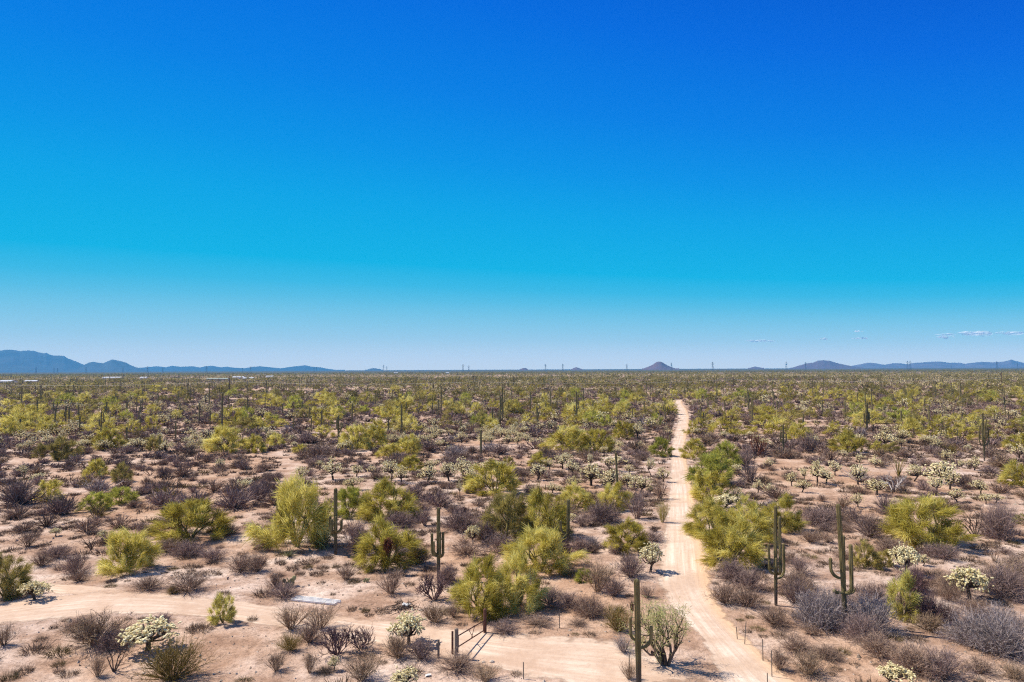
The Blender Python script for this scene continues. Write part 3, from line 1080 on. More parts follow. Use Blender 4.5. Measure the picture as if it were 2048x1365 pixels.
# ------------------------------------------------------------------ plant builders (one thing each)
CACHE = {}
ITEMS = []          # every countable plant: what it is and where it shows, for telling each apart by words


def cached(key, fn):
    if key not in CACHE:
        CACHE[key] = fn()
    return CACHE[key]


def dims(g):
    V = g.arrays()[0]
    lo, hi = np.percentile(V, 2, axis=0), np.percentile(V, 98, axis=0)
    return (hi[0] - lo[0] + hi[1] - lo[1]) / 2, np.percentile(V[:, 2], 98.5)


def item(o, kind, adj, x, y, w, h, group):
    u, v = to_px(x, y, 0)
    ITEMS.append(dict(o=o, kind=kind, adj=adj, u=u, v=v, w=w, h=h, group=group))
    return o


def palo_lod(d):
    return 0 if d < 75 else 1 if d < 150 else 2 if d < 420 else 3 if d < 1100 else 4


PALO_SPEC = [(72, 112, 0.025, 2), (60, 60, 0.045, 2), (48, 22, 0.105, 1), (22, 9, 0.25, 1), (7, 4, 0.75, 1)]
LEAVES = ['palo_leaf', 'palo_green', 'palo_olive', 'palo_pale']


def palo_g(seed, lod):
    return cached(('pg', seed, lod), lambda: palo_crown(seed, *((48, 70, 0.046) if seed >= 6 and lod < 2 else PALO_SPEC[lod][:3]), (0.95 if seed >= 6 else 0.78) if lod < 3 else 0.95, PALO_SPEC[lod][3]))


def palo_tr(seed, lod):
    return cached(('pt', seed, lod), lambda: palo_trunk(seed, 2 if lod < 2 else 1, 6 if lod < 1 else 4 if lod < 2 else 3))


def palo_joined(seed, lod):
    def f():
        g = G()
        g.add_g(palo_g(seed, lod))
        if lod < 4:
            g.add_g(palo_tr(seed, max(lod, 2)), 1)
        return g
    return cached(('pj', seed, lod), f)


def make_palo(x, y, W, Ht, leaf, seed, rz, adj):
    d = math.hypot(x, y)
    lod = palo_lod(d)
    seed = seed % 6 if W > 2.6 or lod > 1 else 6 + seed % 3
    w0, h0 = cached(('pd', seed, lod), lambda: dims(palo_g(seed, lod)))
    sc = (W / w0, W / w0, Ht / h0)
    loc = (x, y, float(gz(x, y)))
    if d < 210:
        o = link('palo_verde_tree', None, None, loc, rz, sc)
        cm = cached(('pcm', seed, lod, leaf), lambda: palo_g(seed, lod).mesh('crown', M[leaf]))
        tm = cached(('ptm', seed, lod), lambda: palo_tr(seed, lod).mesh('trunk', M['palo_bark'], True))
        link('trunk', tm, o)
        link('crown', cm, o)
    else:
        jm = cached(('pjm', seed, lod, leaf), lambda: palo_joined(seed, lod).mesh('palo_verde_tree', [M[leaf], M['palo_bark']]))
        o = link('palo_verde_tree', jm, None, loc, rz, sc)
    return item(o, 'palo verde tree', adj, x, y, W, Ht, 'palo verde trees on the plain')


CHO_SPEC = [(18, 22, 5, 1.0, True, 6), (13, 8, 5, 1.75, False, 4), (10, 3, 4, 2.9, False, 3), (7, 1, 4, 4.4, False, 3)]


def cholla_lod(d):
    return 0 if d < 75 else 1 if d < 150 else 2 if d < 420 else 3


def cholla_g(seed, lod):
    return cached(('cg', seed, lod), lambda: cholla_parts(seed, *CHO_SPEC[lod]))


def cholla_joined(seed, lod):
    def f():
        tr, cr = cholla_g(seed, lod)
        g = G()
        g.add_g(cr)
        g.add_g(tr, 1)
        return g
    return cached(('cj', seed, lod), f)


def make_cholla(x, y, W, Ht, seed, rz, adj):
    d = math.hypot(x, y)
    lod = cholla_lod(d)
    seed = seed % 7
    w0, h0 = cached(('cd', seed, lod), lambda: dims(cholla_g(seed, lod)[1]))
    sc = (W / w0, W / w0, Ht / h0)
    loc = (x, y, float(gz(x, y)))
    if d < 150:
        o = link('cholla_cactus', None, None, loc, rz, sc)
        tm = cached(('ctm', seed, lod), lambda: cholla_g(seed, lod)[0].mesh('trunk', M['cholla_trunk'], True))
        cm = cached(('ccm', seed, lod), lambda: cholla_g(seed, lod)[1].mesh('crown', M['cholla_joint']))
        link('trunk', tm, o)
        link('crown', cm, o)
    else:
        jm = cached(('cjm', seed, lod), lambda: cholla_joined(seed, lod).mesh('cholla_cactus', [M['cholla_joint'], M['cholla_trunk']]))
        o = link('cholla_cactus', jm, None, loc, rz, sc)
    return item(o, 'cholla cactus', adj, x, y, W, Ht, 'pale cholla cacti on the plain')


def shrub_g(seed, style, lod):
    def f():
        if style == 'twig':
            a = [(95, 9, 0.016, True), (60, 7, 0.032, False), (24, 4, 0.08, False)][lod]
            return twig_shrub(seed, a[0], a[1], a[2], 1.0, (18, 85), 0, a[3])
        if style == 'airy':
            a = [(55, 9, 0.014, True), (36, 6, 0.028, False), (16, 3, 0.065, False)][lod]
            return twig_shrub(seed, a[0], a[1], a[2], 0.85, (40, 89), 0, a[3])
        if style == 'dense':
            a = [(170, 11, 0.016, True), (90, 9, 0.034, False), (34, 4, 0.09, False)][lod]
            return twig_shrub(seed, a[0], a[1], a[2], 1.15, (8, 85), 0, a[3])
        if style == 'stag':
            return staghorn(seed)
        if style == 'bare':
            return bare_tree(seed, 4 if lod == 0 else 3, 5, 0, 0.05)
    return cached(('sg', seed, style, lod), f)


COLW = {'shrub_brown': 'brown', 'shrub_purple': 'purple-grey', 'shrub_lavender': 'lavender-grey', 'shrub_tan': 'tan', 'shrub_yellow': 'yellow-brown', 'shrub_red': 'red-brown', 'staghorn': 'dark purple',
        'dark_bark': 'dark', 'palo_olive': 'olive', 'dead_wood': 'bleached', 'tuft': 'grey-brown', 'tuft_olive': 'olive'}


def make_shrub(x, y, W, Ht, mat, style, seed, rz, adj):
    d = math.hypot(x, y)
    lod = 0 if d < 70 else 1 if d < 160 else 2
    seed = seed % 5
    w0, h0 = cached(('sd', seed, style, lod), lambda: dims(shrub_g(seed, style, lod)))
    me = cached(('sm', seed, style, lod, mat), lambda: shrub_g(seed, style, lod).mesh('dry_shrub', M[mat]))
    nm = {'stag': 'staghorn_cholla', 'bare': 'bare_bush'}.get(style, 'dry_shrub')
    o = link(nm, me, None, (x, y, float(gz(x, y))), rz, (W / w0, W / w0, Ht / h0))
    return item(o, nm.replace('_', ' '), adj, x, y, W, Ht, {'stag': 'dark staghorn chollas', 'bare': 'bare leafless bushes'}.get(style, 'dry shrubs on the sand'))


def tuft_g(seed, lod):
    return cached(('tg', seed, lod), lambda: tuft_mound(seed, *[(260, 0.016), (110, 0.032), (36, 0.085)][lod]))


def make_tuft(x, y, W, Ht, mat, seed, rz, adj):
    d = math.hypot(x, y)
    lod = 0 if d < 60 else 1 if d < 130 else 2
    seed = seed % 6
    w0, h0 = cached(('td', seed, lod), lambda: dims(tuft_g(seed, lod)))
    me = cached(('tm', seed, lod, mat), lambda: tuft_g(seed, lod).mesh('bursage_clump', M[mat]))
    o = link('bursage_clump', me, None, (x, y, float(gz(x, y))), rz, (W / w0, W / w0, Ht / h0))
    return item(o, 'bursage clump', adj, x, y, W, Ht, 'low bursage clumps on the sand')


def from_px(u, vb, w, h, push=0.35):
    """pixel box with its foot at (u, vb) -> x, y, width, height; the stem stands a little behind the front edge"""
    x, y = ground_pt(u, vb)
    W = w * mpp(u, vb)
    d = math.hypot(x, y)
    k = (d + push * W) / d
    x, y = x * k, y * k
    s = y / (-(ROTN.T @ np.array([x, y, -H]))[2]) if False else (ROTN.T @ np.array([x, y, -H]))[2] / -F
    top = H - (vb - h - horizon_v(u)) * s
    return x, y, W * (1 + push * W / d), max(top - float(gz(x, y)), 0.12)


OCC = []            # x, y, radius of everything placed by hand


# ---- palo verdes read off the photograph: u, foot v, width, height, leaf
PALOS = [
    (254, 1152, 101, 88, 0), (380, 1087, 136, 84, 0), (8, 1200, 92, 90, 2), (445, 1253, 50, 63, 3), (190, 1022, 60, 36, 1), (240, 1008, 62, 32, 1), (98, 1004, 50, 42, 0), (190, 958, 42, 38, 0),
    (242, 966, 36, 38, 2), (117, 923, 66, 47, 2), (218, 900, 56, 42, 0), (215, 868, 70, 30, 0), (309, 903, 34, 31, 2), (450, 908, 72, 54, 0), (511, 907, 40, 36, 0), (552, 895, 38, 28, 0), (650, 876, 42, 26, 0),
    (600, 908, 30, 18, 0), (463, 855, 58, 40, 0), (302, 829, 32, 21, 0), (20, 868, 92, 37, 0), (100, 848, 32, 19, 0), (557, 818, 40, 25, 0), (644, 852, 46, 33, 0), (594, 1104, 128, 140, 0),
    (700, 1038, 68, 62, 1), (772, 1046, 104, 80, 0), (773, 1138, 118, 92, 0), (962, 1242, 112, 120, 0), (1030, 1236, 104, 128, 0), (1080, 1152, 132, 92, 0), (1012, 1082, 92, 92, 2), (1090, 1080, 98, 98, 0),
    (1152, 1024, 72, 54, 0), (1228, 1024, 68, 56, 0), (1255, 1106, 92, 66, 0), (990, 990, 97, 64, 0), (820, 945, 48, 33, 0), (1078, 935, 38, 30, 0), (1017, 938, 28, 23, 2), (1136, 908, 94, 54, 0),
    (1193, 905, 64, 45, 0), (1248, 880, 44, 35, 0), (1322, 914, 42, 38, 1), (1310, 854, 32, 27, 1), (816, 911, 52, 39, 0), (777, 915, 46, 27, 0), (712, 902, 58, 50, 0), (750, 898, 52, 44, 0), (811, 866, 54, 37, 0),
    (892, 854, 30, 24, 2), (978, 854, 38, 26, 0), (1024, 854, 28, 18, 2), (1054, 852, 32, 23, 0), (1095, 842, 36, 29, 0), (1154, 855, 44, 25, 0), (760, 832, 36, 19, 0), (1270, 808, 36, 20, 0), (1450, 940, 62, 54, 1),
    (1424, 972, 84, 62, 1), (1420, 1006, 84, 62, 0), (1387, 918, 48, 39, 0), (1422, 1082, 84, 84, 0), (1492, 1090, 110, 84, 0), (1462, 1136, 132, 104, 0), (1560, 1068, 76, 72, 0), (1845, 1097, 157, 96, 0), (1806, 1240, 55, 94, 3),
    (1730, 1136, 48, 52, 2), (1695, 908, 68, 42, 0), (1599, 882, 52, 35, 0), (1672, 872, 48, 29, 0), (1755, 903, 23, 20, 0), (1781, 906, 28, 21, 2), (1578, 834, 37, 27, 0), (1540, 870, 68, 39, 0), (1450, 872, 78, 35, 0),
    (1410, 846, 36, 22, 0), (1386, 870, 30, 30, 0), (1824, 877, 43, 37, 0), (1875, 877, 46, 47, 0), (1908, 850, 36, 23, 0), (1922, 880, 68, 31, 0), (1990, 880, 28, 21, 0), (1984, 830, 32, 19, 0), (1957, 832, 32, 13, 0),
    (2037, 900, 54, 31, 0), (2040, 976, 62, 50, 0), (1768, 822, 46, 23, 0), (1822, 830, 36, 29, 0), (1638, 809, 30, 17, 0), (1855, 810, 28, 17, 0), (1705, 835, 26, 17, 2), (1720, 858, 22, 27, 0), (1472, 828, 24, 15, 0),
    (1480, 815, 26, 15, 0), (1170, 1165, 44, 26, 1), (1770, 1130, 34, 30, 2), (2044, 1050, 30, 20, 1), (960, 1150, 40, 34, 0),
]
for i, (u, vb, w, h, lf) in enumerate(PALOS):
    x, y, W, Ht = from_px(u, vb, w, h)
    adj = ('slender ' if h > 1.25 * w else 'broad ' if W > 5.6 else 'small ' if W < 3.0 else 'bushy ') + ['yellow-green', 'bright green', 'dull olive', 'pale yellow-green'][lf]
    make_palo(x, y, W * 0.98, Ht * 1.0, LEAVES[lf], i * 5 + 1, RND.uniform(0, 6.28), adj)
    OCC.append((x, y, W * 0.5))

# ---- chollas: u, foot v, height, width
CHOLLAS = [
    (296, 1306, 60, 92), (70, 1203, 38, 52), (204, 1081, 19, 19), (111, 1074, 17, 17), (818, 1294, 64, 66), (795, 1372, 26, 26), (812, 1386, 46, 52), (946, 1090, 38, 28), (668, 1344, 30, 20),
    (1301, 1147, 58, 42), (1940, 1200, 62, 64), (1812, 1148, 54, 50), (1795, 1378, 46, 64), (1847, 1128, 18, 18), (487, 988, 30, 38), (604, 965, 32, 27), (666, 961, 44, 42), (695, 978, 18, 18), (439, 940, 22, 19),
    (47, 957, 26, 19), (75, 963, 16, 29), (707, 980, 24, 38), (713, 955, 24, 26), (742, 950, 20, 18), (783, 962, 40, 34), (803, 966, 32, 32), (774, 942, 20, 22), (855, 964, 32, 38), (864, 942, 22, 28),
    (898, 962, 36, 32), (926, 952, 36, 44), (938, 972, 40, 40), (972, 948, 24, 40), (1000, 944, 20, 30), (1075, 962, 34, 30), (1099, 942, 24, 24), (1125, 940, 32, 30), (1146, 950, 30, 32), (1133, 926, 20, 26),
    (1182, 974, 46, 50), (1225, 944, 32, 46), (1220, 978, 38, 38), (1255, 976, 30, 32), (1280, 990, 38, 40), (1105, 986, 22, 24), (1120, 988, 17, 18), (1147, 977, 24, 30), (1302, 953, 36, 20), (1326, 966, 30, 24),
    (1181, 933, 24, 14), (1258, 949, 20, 20), (920, 990, 30, 14), (923, 887, 22, 25), (1538, 940, 24, 19), (1474, 953, 25, 22), (1583, 971, 26, 22), (1608, 961, 24, 19), (1604, 984, 24, 27), (1516, 986, 26, 23),
    (1541, 995, 27, 23), (1635, 966, 44, 30), (1652, 970, 32, 34), (1670, 952, 30, 24), (1716, 970, 40, 38), (1753, 990, 30, 42), (1752, 937, 25, 25), (1720, 930, 22, 18), (1686, 918, 18, 18), (1828, 964, 34, 32),
    (1880, 970, 46, 62), (1873, 988, 34, 36), (1900, 980, 38, 38), (1949, 942, 28, 28), (1894, 925, 24, 25), (1924, 936, 16, 13), (1961, 991, 30, 30), (1915, 1006, 28, 28), (1972, 1010, 22, 22), (1991, 1008, 20, 26),
    (2038, 917, 28, 32), (2018, 902, 14, 14), (1716, 1016, 28, 26), (1450, 1018, 28, 44), (1476, 1000, 24, 22), (1790, 1012, 16, 20), (1465, 902, 14, 16), (1937, 904, 16, 14), (1500, 875, 12, 14),
    (1145, 1046, 18, 20), (1300, 990, 18, 16), (640, 935, 14, 16), (560, 990, 12, 12),
]
for k in range(22):     # the pale thickets further back
    CHOLLAS.append((RND.uniform(36, 184), RND.uniform(872, 906), RND.uniform(14, 20), RND.uniform(15, 26)))
for k in range(14):
    CHOLLAS.append((RND.uniform(366, 470), RND.uniform(868, 908), RND.uniform(14, 22), RND.uniform(15, 24)))
for k in range(10):
    CHOLLAS.append((RND.uniform(826, 902), RND.uniform(852, 888), RND.uniform(12, 18), RND.uniform(14, 22)))
for k in range(24):
    CHOLLAS.append((RND.uniform(958, 1096), RND.uniform(866, 892), RND.uniform(14, 20), RND.uniform(16, 24)))
for k in range(8):
    CHOLLAS.append((RND.uniform(1200, 1300), RND.uniform(885, 915), RND.uniform(13, 18), RND.uniform(14, 20)))
for k in range(9):
    CHOLLAS.append((RND.uniform(1890, 2040), RND.uniform(838, 862), RND.uniform(9, 13), RND.uniform(12, 18)))
for i, (u, vb, h, w) in enumerate(CHOLLAS):
    x, y, W, Ht = from_px(u, vb, w, h, 0.15)
    adj = ('low ' if Ht < 1.0 else 'tall ' if Ht > 2.3 else 'small ' if W < 1.1 else 'spreading ' if W > 1.25 * Ht else 'round-topped ') + 'pale'
    make_cholla(x, y, W, Ht, i * 3 + 2, RND.uniform(0, 6.28), adj)
    OCC.append((x, y, W * 0.45))

# ---- shrubs: u, foot v, height, width, material, style
B_, P_, L_, T_, Y_ = 'shrub_brown', 'shrub_purple', 'shrub_lavender', 'shrub_tan', 'shrub_yellow'
SHRUBS = [
    (190, 1298, 72, 112, T_, 'twig'), (160, 1262, 26, 60, B_, 'dense'), (228, 1300, 40, 70, P_, 'dense'), (345, 1366, 86, 108, Y_, 'twig'), (228, 1346, 62, 64, 'dark_bark', 'bare'), (195, 1353, 42, 36, T_, 'airy'),
    (8, 1297, 48, 44, T_, 'airy'), (295, 1185, 32, 62, B_, 'twig'), (376, 1189, 40, 74, B_, 'twig'), (346, 1191, 20, 22, Y_, 'dense'), (150, 1152, 46, 56, P_, 'twig'), (158, 1166, 26, 36, B_, 'twig'), (83, 1134, 32, 40, B_, 'twig'),
    (115, 1119, 28, 62, P_, 'twig'), (182, 1103, 40, 42, 'dark_bark', 'bare'), (56, 1096, 32, 52, B_, 'airy'), (93, 1057, 28, 55, B_, 'twig'), (172, 1067, 32, 56, B_, 'twig'), (48, 1067, 22, 46, B_, 'dense'),
    (238, 1059, 28, 56, B_, 'twig'), (284, 1067, 24, 28, P_, 'airy'), (193, 1042, 42, 36, 'dark_bark', 'bare'), (378, 1114, 30, 64, P_, 'dense'), (428, 1123, 28, 52, P_, 'twig'), (483, 1146, 38, 62, B_, 'twig'),
    (462, 1073, 26, 38, P_, 'twig'), (503, 1069, 26, 28, 'shrub_red', 'twig'), (468, 1022, 44, 80, P_, 'dense'), (330, 1016, 36, 72, P_, 'dense'), (392, 1022, 38, 74, P_, 'dense'), (40, 1014, 50, 76, P_, 'dense'),
    (122, 1031, 42, 62, P_, 'dense'), (195, 990, 32, 60, L_, 'airy'), (333, 989, 36, 52, 'dark_bark', 'bare'), (520, 1005, 40, 44, P_, 'twig'), (430, 985, 26, 50, B_, 'twig'), (300, 952, 18, 34, B_, 'bare'), (365, 955, 26, 44, B_, 'dense'),
    (582, 1263, 52, 66, T_, 'airy'), (640, 1264, 52, 70, T_, 'airy'), (618, 1290, 46, 54, B_, 'twig'), (578, 1306, 40, 46, Y_, 'twig'), (674, 1315, 60, 60, 'staghorn', 'stag'), (722, 1304, 46, 54, 'staghorn', 'stag'),
    (553, 1347, 44, 42, T_, 'airy'), (619, 1350, 46, 32, T_, 'airy'), (650, 1352, 18, 44, 'dark_bark', 'twig'), (722, 1370, 60, 78, T_, 'airy'), (795, 1322, 54, 54, T_, 'twig'), (842, 1326, 48, 62, P_, 'twig'),
    (912, 1353, 46, 84, B_, 'twig'), (970, 1374, 46, 62, T_, 'airy'), (868, 1205, 52, 62, 'staghorn', 'stag'), (782, 1191, 52, 52, B_, 'airy'), (692, 1161, 34, 44, B_, 'airy'), (552, 1176, 30, 34, B_, 'twig'),
    (868, 1251, 46, 50, T_, 'twig'), (908, 1241, 36, 32, B_, 'airy'), (515, 1144, 36, 40, B_, 'twig'), (712, 1106, 68, 56, P_, 'twig'), (798, 1056, 32, 64, P_, 'dense'), (850, 1054, 44, 32, P_, 'airy'), (922, 1064, 46, 72, P_, 'dense'),
    (968, 1084, 46, 52, P_, 'dense'), (838, 1126, 32, 58, B_, 'twig'), (895, 1168, 38, 40, P_, 'dense'), (935, 1110, 26, 72, B_, 'twig'), (1195, 1188, 72, 62, T_, 'airy'), (1228, 1196, 42, 42, P_, 'twig'),
    (1262, 1160, 52, 64, P_, 'twig'), (1140, 1222, 38, 56, P_, 'twig'), (1180, 1240, 48, 62, B_, 'dense'), (1205, 1050, 46, 72, P_, 'dense'), (1275, 1042, 60, 48, P_, 'airy'), (1325, 1049, 48, 24, 'palo_olive', 'airy'),
    (1234, 1109, 22, 30, P_, 'dense'), (1305, 1088, 26, 46, P_, 'twig'), (1294, 1199, 30, 34, B_, 'airy'), (1237, 1272, 58, 50, Y_, 'twig'), (1075, 1262, 30, 64, B_, 'twig'), (1155, 1260, 22, 46, B_, 'twig'),
    (1010, 1276, 34, 62, P_, 'twig'), (1258, 1372, 50, 34, T_, 'airy'), (1248, 1318, 46, 48, L_, 'airy'), (1465, 1164, 42, 64, P_, 'dense'), (1500, 1184, 48, 64, P_, 'twig'), (1452, 1214, 50, 62, B_, 'twig'), (1497, 1220, 48, 64, B_, 'twig'),
    (1550, 1258, 44, 66, B_, 'twig'), (1592, 1212, 56, 56, P_, 'twig'), (1600, 1152, 38, 56, P_, 'airy'), (1640, 1264, 84, 92, L_, 'dense'), (1668, 1240, 60, 60, L_, 'twig'), (1744, 1270, 80, 88, L_, 'dense'), (1725, 1290, 60, 70, P_, 'dense'),
    (1745, 1207, 42, 72, P_, 'twig'), (1690, 1225, 50, 60, P_, 'airy'), (1758, 1322, 56, 84, B_, 'twig'), (1830, 1352, 64, 84, B_, 'dense'), (1886, 1366, 70, 92, P_, 'twig'), (1855, 1244, 58, 58, 'staghorn', 'dense'),
    (1895, 1244, 44, 52, P_, 'twig'), (1948, 1296, 70, 96, L_, 'dense'), (2012, 1318, 84, 112, L_, 'dense'), (2004, 1262, 52, 80, L_, 'twig'), (2008, 1198, 62, 92, P_, 'dense'), (1901, 1203, 42, 54, B_, 'twig'),
    (1592, 1310, 40, 66, B_, 'twig'), (1652, 1322, 30, 58, B_, 'dense'), (1618, 1358, 54, 74, T_, 'twig'), (1558, 1347, 50, 48, B_, 'airy'), (1640, 1054, 38, 78, P_, 'dense'), (1705, 1042, 30, 36, P_, 'twig'),
    (1742, 1078, 54, 62, P_, 'twig'), (1950, 1074, 60, 60, 'dark_bark', 'bare'), (2000, 1080, 74, 62, P_, 'dense'), (1988, 1122, 38, 42, B_, 'bare'), (1890, 1118, 30, 58, P_, 'twig'), (1620, 1087, 28, 48, B_, 'twig'),
    (1655, 1087, 24, 36, B_, 'airy'), (1580, 1130, 30, 50, B_, 'twig'), (1860, 1112, 26, 44, P_, 'twig'), (1826, 1182, 48, 60, 'staghorn', 'dense'), (1950, 1235, 40, 60, B_, 'twig'), (2030, 1140, 34, 46, B_, 'twig'),
    (1770, 1025, 34, 46, P_, 'twig'), (1700, 1008, 24, 44, B_, 'bare'), (1555, 1000, 30, 60, B_, 'twig'), (1500, 965, 40, 40, P_, 'twig'), (1490, 935, 34, 36, P_, 'twig'), (1960, 1355, 40, 70, B_, 'twig'), (2030, 1365, 36, 60, T_, 'twig'),
    (1100, 1215, 40, 60, P_, 'twig'), (1060, 1190, 40, 50, B_, 'airy'), (640, 1098, 36, 60, 'dark_bark', 'twig'), (530, 1098, 24, 40, B_, 'twig'), (1120, 1110, 36, 46, 'staghorn', 'dense'), (1160, 1105, 34, 40, P_, 'twig'),
    (1255, 1010, 34, 46, P_, 'dense'), (1320, 1000, 44, 30, B_, 'airy'), (830, 1000, 30, 60, P_, 'dense'), (880, 1015, 32, 60, P_, 'dense'), (640, 930, 20, 44, P_, 'twig'), (600, 1000, 26, 40, B_, 'twig'),
    (860, 905, 24, 40, P_, 'dense'), (905, 935, 22, 48, P_, 'twig'), (1000, 910, 22, 50, P_, 'dense'), (1070, 900, 22, 50, P_, 'twig'), (1620, 905, 40, 26, P_, 'dense'), (1580, 900, 22, 44, P_, 'twig'),
]
for i, (u, vb, h, w, mt, st) in enumerate(SHRUBS):
    x, y, W, Ht = from_px(u, vb, w, h, 0.25)
    adj = ('low spreading ' if W > 2.1 * Ht else 'tall ' if Ht > 1.5 else 'dense ' if st == 'dense' else 'airy ' if st == 'airy' else 'twiggy ') + COLW[mt]
    make_shrub(x, y, W, Ht, mt, st, i, RND.uniform(0, 6.28), adj)
    OCC.append((x, y, W * 0.42))

TUFTS = [(20, 1362, 26, 34), (48, 1349, 22, 40), (82, 1285, 15, 30), (107, 1261, 13, 20), (117, 1333, 16, 28), (119, 1347, 14, 26), (285, 1244, 14, 22), (258, 1243, 11, 14), (346, 1142, 14, 24), (398, 1136, 12, 20),
         (420, 1150, 12, 44), (370, 1158, 14, 60), (222, 1178, 12, 26), (410, 1097, 12, 22), (440, 1098, 10, 18), (560, 1128, 14, 26), (615, 1137, 12, 24), (585, 1140, 14, 30), (634, 1151, 18, 30), (646, 1138, 14, 28), (672, 1135, 10, 20),
         (700, 1132, 12, 28), (540, 1096, 12, 24), (703, 1222, 12, 24), (731, 1225, 16, 22), (765, 1331, 12, 24), (1071, 1277, 16, 30), (1178, 1281, 19, 32), (1150, 1279, 14, 20), (1032, 1359, 18, 28), (1558, 1279, 22, 36),
         (1671, 1343, 14, 32), (1516, 1264, 14, 32), (505, 1243, 14, 24), (428, 1240, 12, 20), (450, 1190, 12, 24), (1500, 1240, 12, 20), (1430, 1170, 10, 16), (1640, 1108, 12, 24), (1642, 1128, 10, 20), (1618, 1118, 12, 36),
         (1690, 1140, 12, 20), (1935, 1120, 14, 30), (1960, 1126, 12, 26), (1480, 1245, 10, 18), (600, 1150, 12, 24), (655, 1118, 12, 26), (516, 1100, 10, 20), (1530, 1210, 12, 24), (1960, 1210, 20, 40), (860, 1140, 14, 40), (730, 1138, 14, 40)]
for i, (u, vb, h, w) in enumerate(TUFTS):
    x, y, W, Ht = from_px(u, vb, w, h, 0.3)
    make_tuft(x, y, W, Ht * 0.9, 'tuft' if i % 4 else 'tuft_olive', i, RND.uniform(0, 6.28), ('long ' if w > 2.4 * h else 'small ' if W < 0.8 else 'rounded ') + ('grey-brown' if i % 4 else 'olive-brown'))
    OCC.append((x, y, W * 0.4))


# ---- saguaros
def sag_item(o, adj, x, y, h):
    return item(o, 'saguaro cactus', adj, x, y, 0.5, h, 'saguaro cacti on the plain')


NW = {0: 'armless', 1: 'one-armed', 2: 'two-armed', 3: 'three-armed'}


def saguaro_px(u, vb, ut, vt, wpx, arms, label=None, ribs=13):
    """arms: (u of the arm, v where it leaves the trunk, v of its tip, depth offset in m, width factor)"""
    x, y = ground_pt(u, vb)
    s = mpp(u, vb)
    r = wpx * s / 2
    h = (vb - vt) * s
    o = link('saguaro_cactus', None, None, (x, y, float(gz(x, y))))
    lean = (ut - u) * s
    link('trunk', sag_trunk(h, r, ribs, (lean, 0), 18).mesh('trunk', M['saguaro'], False), o)
    for (ua, vj, va, dy, wf) in arms:
        zj, za = (vb - vj) * s, (vb - va) * s
        f = max(0, zj / h) ** 1.3
        x0 = lean * f
        dx = (ua - u) * s - x0
        link('arm', sag_arm((x0 + math.copysign(r * 0.3, dx), 0.3 * dy, zj), (dx - math.copysign(r * 0.3, dx), dy * 0.7), za, r * wf, 10).mesh('arm', M['saguaro'], False), o)
    OCC.append((x, y, 0.4))
    sag_item(o, (NW.get(len(arms), 'many-armed') + (' tall' if h > 5 else '')), x, y, h)
    if label:
        ITEMS[-1]['label'] = label
    return o


saguaro_px(1691, 1256, 1682, 1011, 9.2, [(1666, 1160, 1119, 0.1, 0.72), (1699, 1186, 1088, -0.35, 0.85), (1697.5, 1180, 1077, 0.4, 0.75), (1667, 1187, 1179, -0.2, 0.75), (1711, 1191, 1181, 0.1, 0.62)],
           'tall saguaro with short broken stub arms, rising from lavender-grey brush')
saguaro_px(1552, 1212, 1555, 1014, 7, [(1560.5, 1150, 1034, -0.15, 0.9), (1540, 1150, 1090, 0.0, 0.75), (1571, 1160, 1090, 0.1, 0.75), (1537, 1138, 1119, -0.3, 0.6), (1546, 1152, 1130, -0.35, 0.6), (1549, 1146, 1114, -0.4, 0.6),
                                       (1556, 1148, 1128, -0.4, 0.6)], 'saguaro with twin tall spears and a ring of short arms, right of the road')
saguaro_px(877, 1154, 877, 1013, 7.4, [(864, 1110, 1064, 0.0, 0.72), (886, 1112, 1062, 0.05, 0.75), (881, 1110, 1059, -0.3, 0.7), (868.5, 1105, 1078, -0.25, 0.6)],
           'candelabra saguaro with four close arms, just above the gate')
saguaro_px(671, 1108, 670.5, 976, 7.4, [(660, 1062, 1031, 0.0, 0.75), (666, 1064, 1035, -0.4, 0.75), (674, 1063, 1030, -0.35, 0.72), (682, 1064, 1039, 0.1, 0.7), (661, 1074, 1052, 0.3, 0.6)],
           'saguaro with a ring of raised arms beside the biggest left palo verde')
saguaro_px(1136, 1092, 1137.5, 999, 6.6, [(1121.5, 1069, 1041, 0.0, 0.75)], 'one-armed saguaro rising between bushy palo verdes, left of the road')
saguaro_px(1278, 1384, 1276, 1169.5, 11.8, [(1263, 1292, 1246, 0.05, 0.5), (1303.5, 1307, 1262, -0.05, 0.6)], 'thick saguaro with two thin raised arms, nearest one at the road fork', 15)
saguaro_px(1236, 1004, 1232.5, 905, 4.0, [(1227, 996, 983, -0.2, 0.9)], 'slender leaning saguaro with a dark low arm among pale chollas')
saguaro_px(1969, 922, 1968, 826, 3.3, [(1960, 890, 862, 0, 0.75), (1963, 884, 846, -0.3, 0.75), (1974, 888, 846, 0.2, 0.8), (1977, 890, 858, -0.2, 0.75), (1966, 880, 852, 0.5, 0.7), (1971, 878, 838, -0.5, 0.75)],
           'tall many-armed saguaro standing alone far to the right')
saguaro_px(1567, 906, 1567, 850, 3.6, [(1561.5, 886, 866, 0, 0.75), (1573, 886, 868, 0, 0.75), (1564, 882, 860, 0.3, 0.7)], 'three-armed saguaro beside the red-brown dead tree')
saguaro_px(1734, 862, 1734, 808, 4, [(1729, 846, 826, 0, 0.75), (1739, 846, 824, 0, 0.75), (1737, 842, 806, 0.2, 0.6), (1731, 840, 820, -0.3, 0.7)], 'many-armed saguaro with a pale crooked top')
